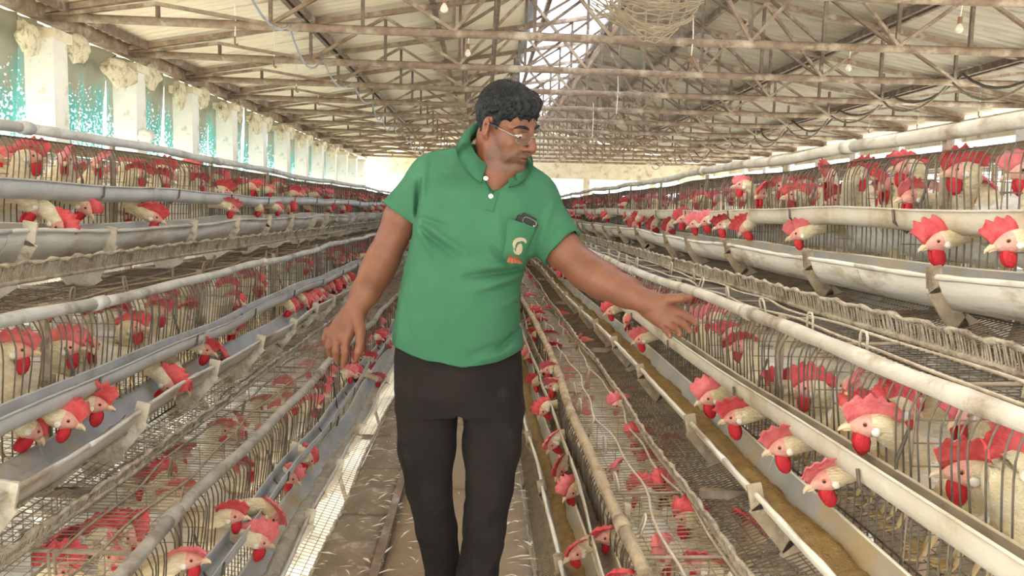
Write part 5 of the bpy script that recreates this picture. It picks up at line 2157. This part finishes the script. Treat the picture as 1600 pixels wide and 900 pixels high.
for sg in (-1, 1):
    mb = MB()
    mb.tube([hp(.097, .012 * sg, .017), hp(.095, .026 * sg, .023), hp(.085, .042 * sg, .022), hp(.073, .051 * sg, .014)], [.0026, .0042, .0036, .0016], 6)
    mb.build('eyebrow', M['hair'], man, True)
    mb = MB()
    lathe_ellipsoid(mb, hp(.0800, .033 * sg, -.0045), (Vector(f0), Vector(s1), Vector(u1)), (.0118 * HS, .0135 * HS, .0085 * HS), 12, 8, 0)
    lathe_ellipsoid(mb, hp(.0885, .034 * sg, -.0075), (Vector(f0), Vector(s1), Vector(u1)), (.0042 * HS, .0050 * HS, .0044 * HS), 10, 6, 1)
    mb.build('eye', [M['eye_white'], M['eye']], man, True)

# ---------------------------------------------------------------- spectacles
gl = empty('spectacles', tuple(hp(.10, 0, 0)))
gl.parent = man
gl.matrix_parent_inverse = Matrix.Identity(4)
g0 = Vector(gl.location)


def gp(f_, s_, u_):
    return Vector(tuple(hp(f_, s_, u_))) - g0


for sg in (-1, 1):
    ring = []
    for j in range(20):
        a = 2 * PI * j / 20
        ex = .026 * (abs(math.cos(a)) ** .7) * (1 if math.cos(a) > 0 else -1)
        ez = .0165 * (abs(math.sin(a)) ** .75) * (1 if math.sin(a) > 0 else -1)
        s_ = .034 + ex
        ring.append(gp(.112 - s_ * s_ * 3.0 - ez * .1, s_ * sg, -.008 + ez))
    lens = MB()
    c = sum(ring, Vector()) / 20
    lens.add(ring + [c], [(j, (j + 1) % 20, 20) for j in range(20)])
    lens.build('lens', M['lens'], gl, True)
    fr_ = MB()
    fr_.tube(ring + [ring[0]], .0008, 6)
    fr_.build('lens_rim', M['steel_bright'], gl, True)
    tm = MB()
    tm.tube([gp(.100, .060 * sg, -.002), gp(.094, .069 * sg, .0), gp(.055, .0755 * sg, .003), gp(.030, .078 * sg, .004)], [.0018, .0020, .0018, .0018], 6)
    tm.build('temple', M['steel_bright'], gl, True)
    tm = MB()
    tm.tube([gp(.032, .078 * sg, .004), gp(.0, .080 * sg, .004), gp(-.02, .081 * sg, -.008), gp(-.03, .080 * sg, -.03)], [.0028, .0030, .0028, .0022], 6)
    tm.build('temple_tip', M['black'], gl, True)
br = MB()
br.tube([gp(.110, -.010, -.003), gp(.116, -.004, .0), gp(.116, .004, .0), gp(.110, .010, -.003)], .0015, 6)
br.build('bridge', M['steel_bright'], gl, True)
gl['label'] = 'thin silver-rimmed spectacles'

# ---------------------------------------------------------------- collar, placket, buttons, pocket, emblem, phone
from mathutils.bvhtree import BVHTree
bvh = BVHTree.FromPolygons([Vector(v) for v in SV], [tuple(p.vertices) for p in shirt_me.polygons])


def on_shirt(px, py, off=.003):
    rv = Vector(ray(px, py)).normalized()
    h, nrm, i, d = bvh.ray_cast(Vector(CAM), rv)
    if h is None:
        h, nrm = Vector(W_(px, py, -.12)), Vector((0, -1, 0))
    if nrm.dot(rv) > 0:
        nrm = -nrm
    return h + nrm * off, nrm


def patch(name, m, outline, off=.003, thick=.0025, parent=None, nu=10, nv=10, bulge=0.0, cuts=None):
    """a cloth patch following the shirt; outline = four corner pixels tl, tr, br, bl"""
    tl, tr, br_, bl = [np.array(c, float) for c in outline]
    rows, back = [], []
    for i in range(nv + 1):
        v = i / nv
        r, b = [], []
        for j in range(nu + 1):
            u = j / nu
            p = (tl * (1 - u) + tr * u) * (1 - v) + (bl * (1 - u) + br_ * u) * v
            bul = bulge * max(0.0, math.sin(PI * u)) ** .35 * (1 - v) ** .3
            h, n_ = on_shirt(p[0], p[1], 0)
            r.append(h + n_ * (off + thick + bul))
            b.append(h + n_ * (off + bul if bulge else off * .0))
        rows.append(r)
        back.append(b)
    mb = MB()
    mb.grid(rows)
    mb.grid(back, flip=True)
    for e in (0, -1):
        mb.grid([rows[e], back[e]], flip=(e == 0))
        mb.grid([[r[e] for r in rows], [r[e] for r in back]], flip=(e == -1))
    return mb.build(name, m, parent, True)


patch('placket', M['shirt_dk'], [(766, 298), (779, 300), (770, 331), (758, 328)], .001, .0022, shirt, 4, 8)
pk = patch('pocket', M['shirt'], [(793, 342), (838, 357), (814, 408), (786, 398)], .002, .002, shirt, 12, 12, bulge=.017)


def disc(px, py, r, m, name, parent, th_=.003, off=.004):
    h, n_ = on_shirt(px, py, off)
    mb = MB()
    a = n_.orthogonal().normalized()
    b = n_.cross(a)
    rows = [[h + n_ * z + (a * math.cos(2 * PI * j / 14) + b * math.sin(2 * PI * j / 14)) * rr for j in range(14)] for rr, z in ((r, 0), (r, th_), (r * .85, th_ * 1.3), (r * .6, th_ * .8), (.0003, th_ * .8))]
    mb.grid(rows, True)
    return mb.build(name, m, parent, True)


pk_v = [v.co.copy() for v in pk.data.vertices]
pk_bvh = BVHTree.FromPolygons(pk_v, [tuple(p.vertices) for p in pk.data.polygons])


def on_pocket(px, py, off):
    rv = Vector(ray(px, py)).normalized()
    h, nrm, i, d_ = pk_bvh.ray_cast(Vector(CAM), rv)
    if h is None:
        return on_shirt(px, py, off + .01)
    if nrm.dot(rv) > 0:
        nrm = -nrm
    return h + nrm * off, nrm


disc(767, 308, .0062, M['button'], 'button', shirt, off=.005)
disc(757, 285, .0062, M['button'], 'button', shirt, off=.014)


def flat_shape(name, m, pts, parent, off=.0155, th_=.0012):
    """print on the pocket: a polygon of pixels laid on the cloth"""
    P = [on_shirt(x, y, off) for x, y in pts]
    mb = MB()
    n = len(P)
    mb.add([h for h, _n in P] + [h + n_ * th_ for h, n_ in P], [tuple(range(n, 2 * n))[::1]] + [(i, (i + 1) % n, n + (i + 1) % n, n + i) for i in range(n)])
    return mb.build(name, m, parent)


def strip_shape(name, m, centre, widths, parent, off):
    """a strip of quads along a centre line of pixels"""
    L_, R_ = [], []
    for i, (x, y) in enumerate(centre):
        a = np.array(centre[max(0, i - 1)], float)
        b = np.array(centre[min(len(centre) - 1, i + 1)], float)
        t_ = (b - a) / (np.linalg.norm(b - a) + 1e-9)
        n_ = np.array([-t_[1], t_[0]])
        w__ = widths[i] / 2
        L_.append(on_pocket(x + n_[0] * w__, y + n_[1] * w__, off)[0])
        R_.append(on_pocket(x - n_[0] * w__, y - n_[1] * w__, off)[0])
    mb = MB()
    mb.grid([L_, R_])
    mb.grid([[p + Vector((0, .0012, 0)) for p in L_], [p + Vector((0, .0012, 0)) for p in R_]], flip=True)
    return mb.build(name, m, parent)


def c5(x, y):
    return 760 + x / 7.5, 310 + y / 7.5


strip_shape('emblem_crescent', M['beige'], [c5(325, 585), c5(322, 545), c5(332, 510), c5(355, 488), c5(385, 480), c5(415, 478), c5(440, 485), c5(458, 505), c5(455, 525)], [2.0, 4.6, 5.6, 6.0, 6.0, 5.4, 4.6, 4.0, 1.5], pk, .0015)
strip_shape('emblem_leaf', M['beige'], [c5(400, 530), c5(392, 555), c5(385, 585), c5(378, 615), c5(372, 640), c5(368, 660)], [3.0, 7.5, 9.5, 9.5, 7.0, 1.5], pk, .0015)
strip_shape('emblem_leaf', M['beige'], [c5(318, 590), c5(325, 615), c5(340, 640), c5(356, 655)], [1.0, 2.6, 2.6, 1.2], pk, .0015)
for (xa, ya, hgt) in ((272, 660, 56), (300, 668, 60), (330, 676, 56), (358, 684, 62), (384, 694, 52)):
    strip_shape('emblem_letter', M['orange'], [c5(xa, ya), c5(xa - 3, ya + hgt / 2), c5(xa - 6, ya + hgt)], [2.9, 3.0, 2.8], pk, .0015)

# phone standing in the pocket
ph_a, n1 = on_shirt(811, 340, .0045)
ph_b, n2 = on_shirt(836, 352, .0045)
pn = (n1 + n2).normalized()
ux = (ph_b - ph_a).normalized()
dn = ux.cross(pn).normalized()
if dn.z > 0:
    dn = -dn
pn = dn.cross(ux).normalized()
if pn.y > 0:
    pn = -pn
pw, plen, pth = (ph_b - ph_a).length + .012, .10, .0085
dn = (dn - pn * .16).normalized()
pn = dn.cross(ux).normalized()
if pn.y > 0:
    pn = -pn
phone = empty('mobile_phone', tuple((ph_a + ph_b) / 2 + dn * (plen / 2 - .016)))
tag(phone, 'black mobile phone sticking out of the green shirt pocket', 'phone')
R3 = Matrix((ux, dn, pn)).transposed()
bm = bmesh.new()
bmesh.ops.create_cube(bm, size=1)
for v in bm.verts:
    v.co = (v.co.x * pw, v.co.y * plen, v.co.z * pth)
bmesh.ops.bevel(bm, geom=[e for e in bm.edges if abs(e.verts[0].co.z - e.verts[1].co.z) > .001], offset=.010, segments=5, affect='EDGES')
bmesh.ops.bevel(bm, geom=[e for e in bm.edges if len(e.link_faces) == 2 and e.calc_face_angle() > 1.2], offset=.0018, segments=2, affect='EDGES')
me = bpy.data.meshes.new('phone_body')
bm.transform(R3.to_4x4())
bm.to_mesh(me)
bm.free()
me.materials.append(M['black'])
link('phone_body', me, phone)
mb = MB()
ring = []
for j in range(21):
    a = 2 * PI * j / 20
    ring.append(R3 @ Vector((.019 * (abs(math.cos(a)) ** .6) * (1 if math.cos(a) > 0 else -1) + .004, -plen / 2 + .016 + .009 * (abs(math.sin(a)) ** .6) * (1 if math.sin(a) > 0 else -1), pth / 2 + .0006)))
mb.tube(ring, .0009, 5)
mb.build('camera_ring', M['phone_ring'], phone)
mb = MB()
lathe_ellipsoid(mb, R3 @ Vector((.019, -plen / 2 + .020, pth / 2 + .0006)), (Vector((1, 0, 0)), Vector((0, 1, 0)), Vector((0, 0, 1))), (.002, .002, .002), 8, 5)
mb.build('phone_flash', M['button'], phone, True)

# collar: a folded band round the neck
nc = Vector(tuple(W_(774, 236, -.005)))
top_c = Vector(tuple(hp(-.022, 0, -.075)))
axis = (top_c - nc).normalized()
axis = Vector((.15, -.55, 1)).normalized()
fr_v = Vector((.12, -1, 0))
fr_v = (fr_v - axis * fr_v.dot(axis)).normalized()
sd_v = axis.cross(fr_v)
if sd_v.x < 0:
    sd_v = -sd_v


def cpt(al, r_, h_):
    return nc + fr_v * (math.cos(al) * r_) + sd_v * (math.sin(al) * r_) + axis * h_


rows = []
NA = 40
for i in range(NA + 1):
    al = math.radians(19 + (360 - 38) * i / NA)       # from his left front round the back to his right front
    back = (1 - math.cos(al)) / 2                     # 0 front .. 1 back
    tip = math.exp(-((min(i, NA - i)) / 4.0) ** 2)
    hin = -.022 + .078 * back ** .5
    r_in = .068 * (1 + .12 * (1 - back))
    rout = .098 * (1 + .16 * (1 - back)) + .004 * tip
    hout = -.034 + .050 * back ** .55 - .020 * tip
    if math.sin(al) > 0:
        hin -= .022 * math.sin(al)
        hout -= .012 * math.sin(al)
    A1 = cpt(al, r_in - .003, hin - .035)
    A2 = cpt(al, r_in, hin)
    A3 = cpt(al, r_in + .007, hin + .004)
    A4 = cpt(al, (r_in + rout) / 2 + .006, (hin + hout) / 2 + .006)
    A5 = cpt(al, rout, hout)
    A6 = cpt(al, rout - .004, hout - .001)
    A7 = cpt(al, (r_in + rout) / 2, (hin + hout) / 2)
    if abs(math.cos(al)) > .15 and math.cos(al) > 0:      # the leaves lie on the chest
        for q_, off in ((A4, .010), (A5, .007), (A6, .003), (A7, .004)):
            pj = project(q_)
            h_, n_ = on_shirt(pj[0], pj[1], off)
            if (h_ - Vector(CAM)).length < (q_ - Vector(CAM)).length:
                q_[:] = h_
    rows.append([A1, A2, A3, A4, A5, A6, A7])
mb = MB()
mb.grid(rows, True)
mb.add(rows[0], [tuple(range(7))])
mb.add(rows[-1], [tuple(range(6, -1, -1))])
mb.build('collar', M['shirt_dk'], shirt, True)
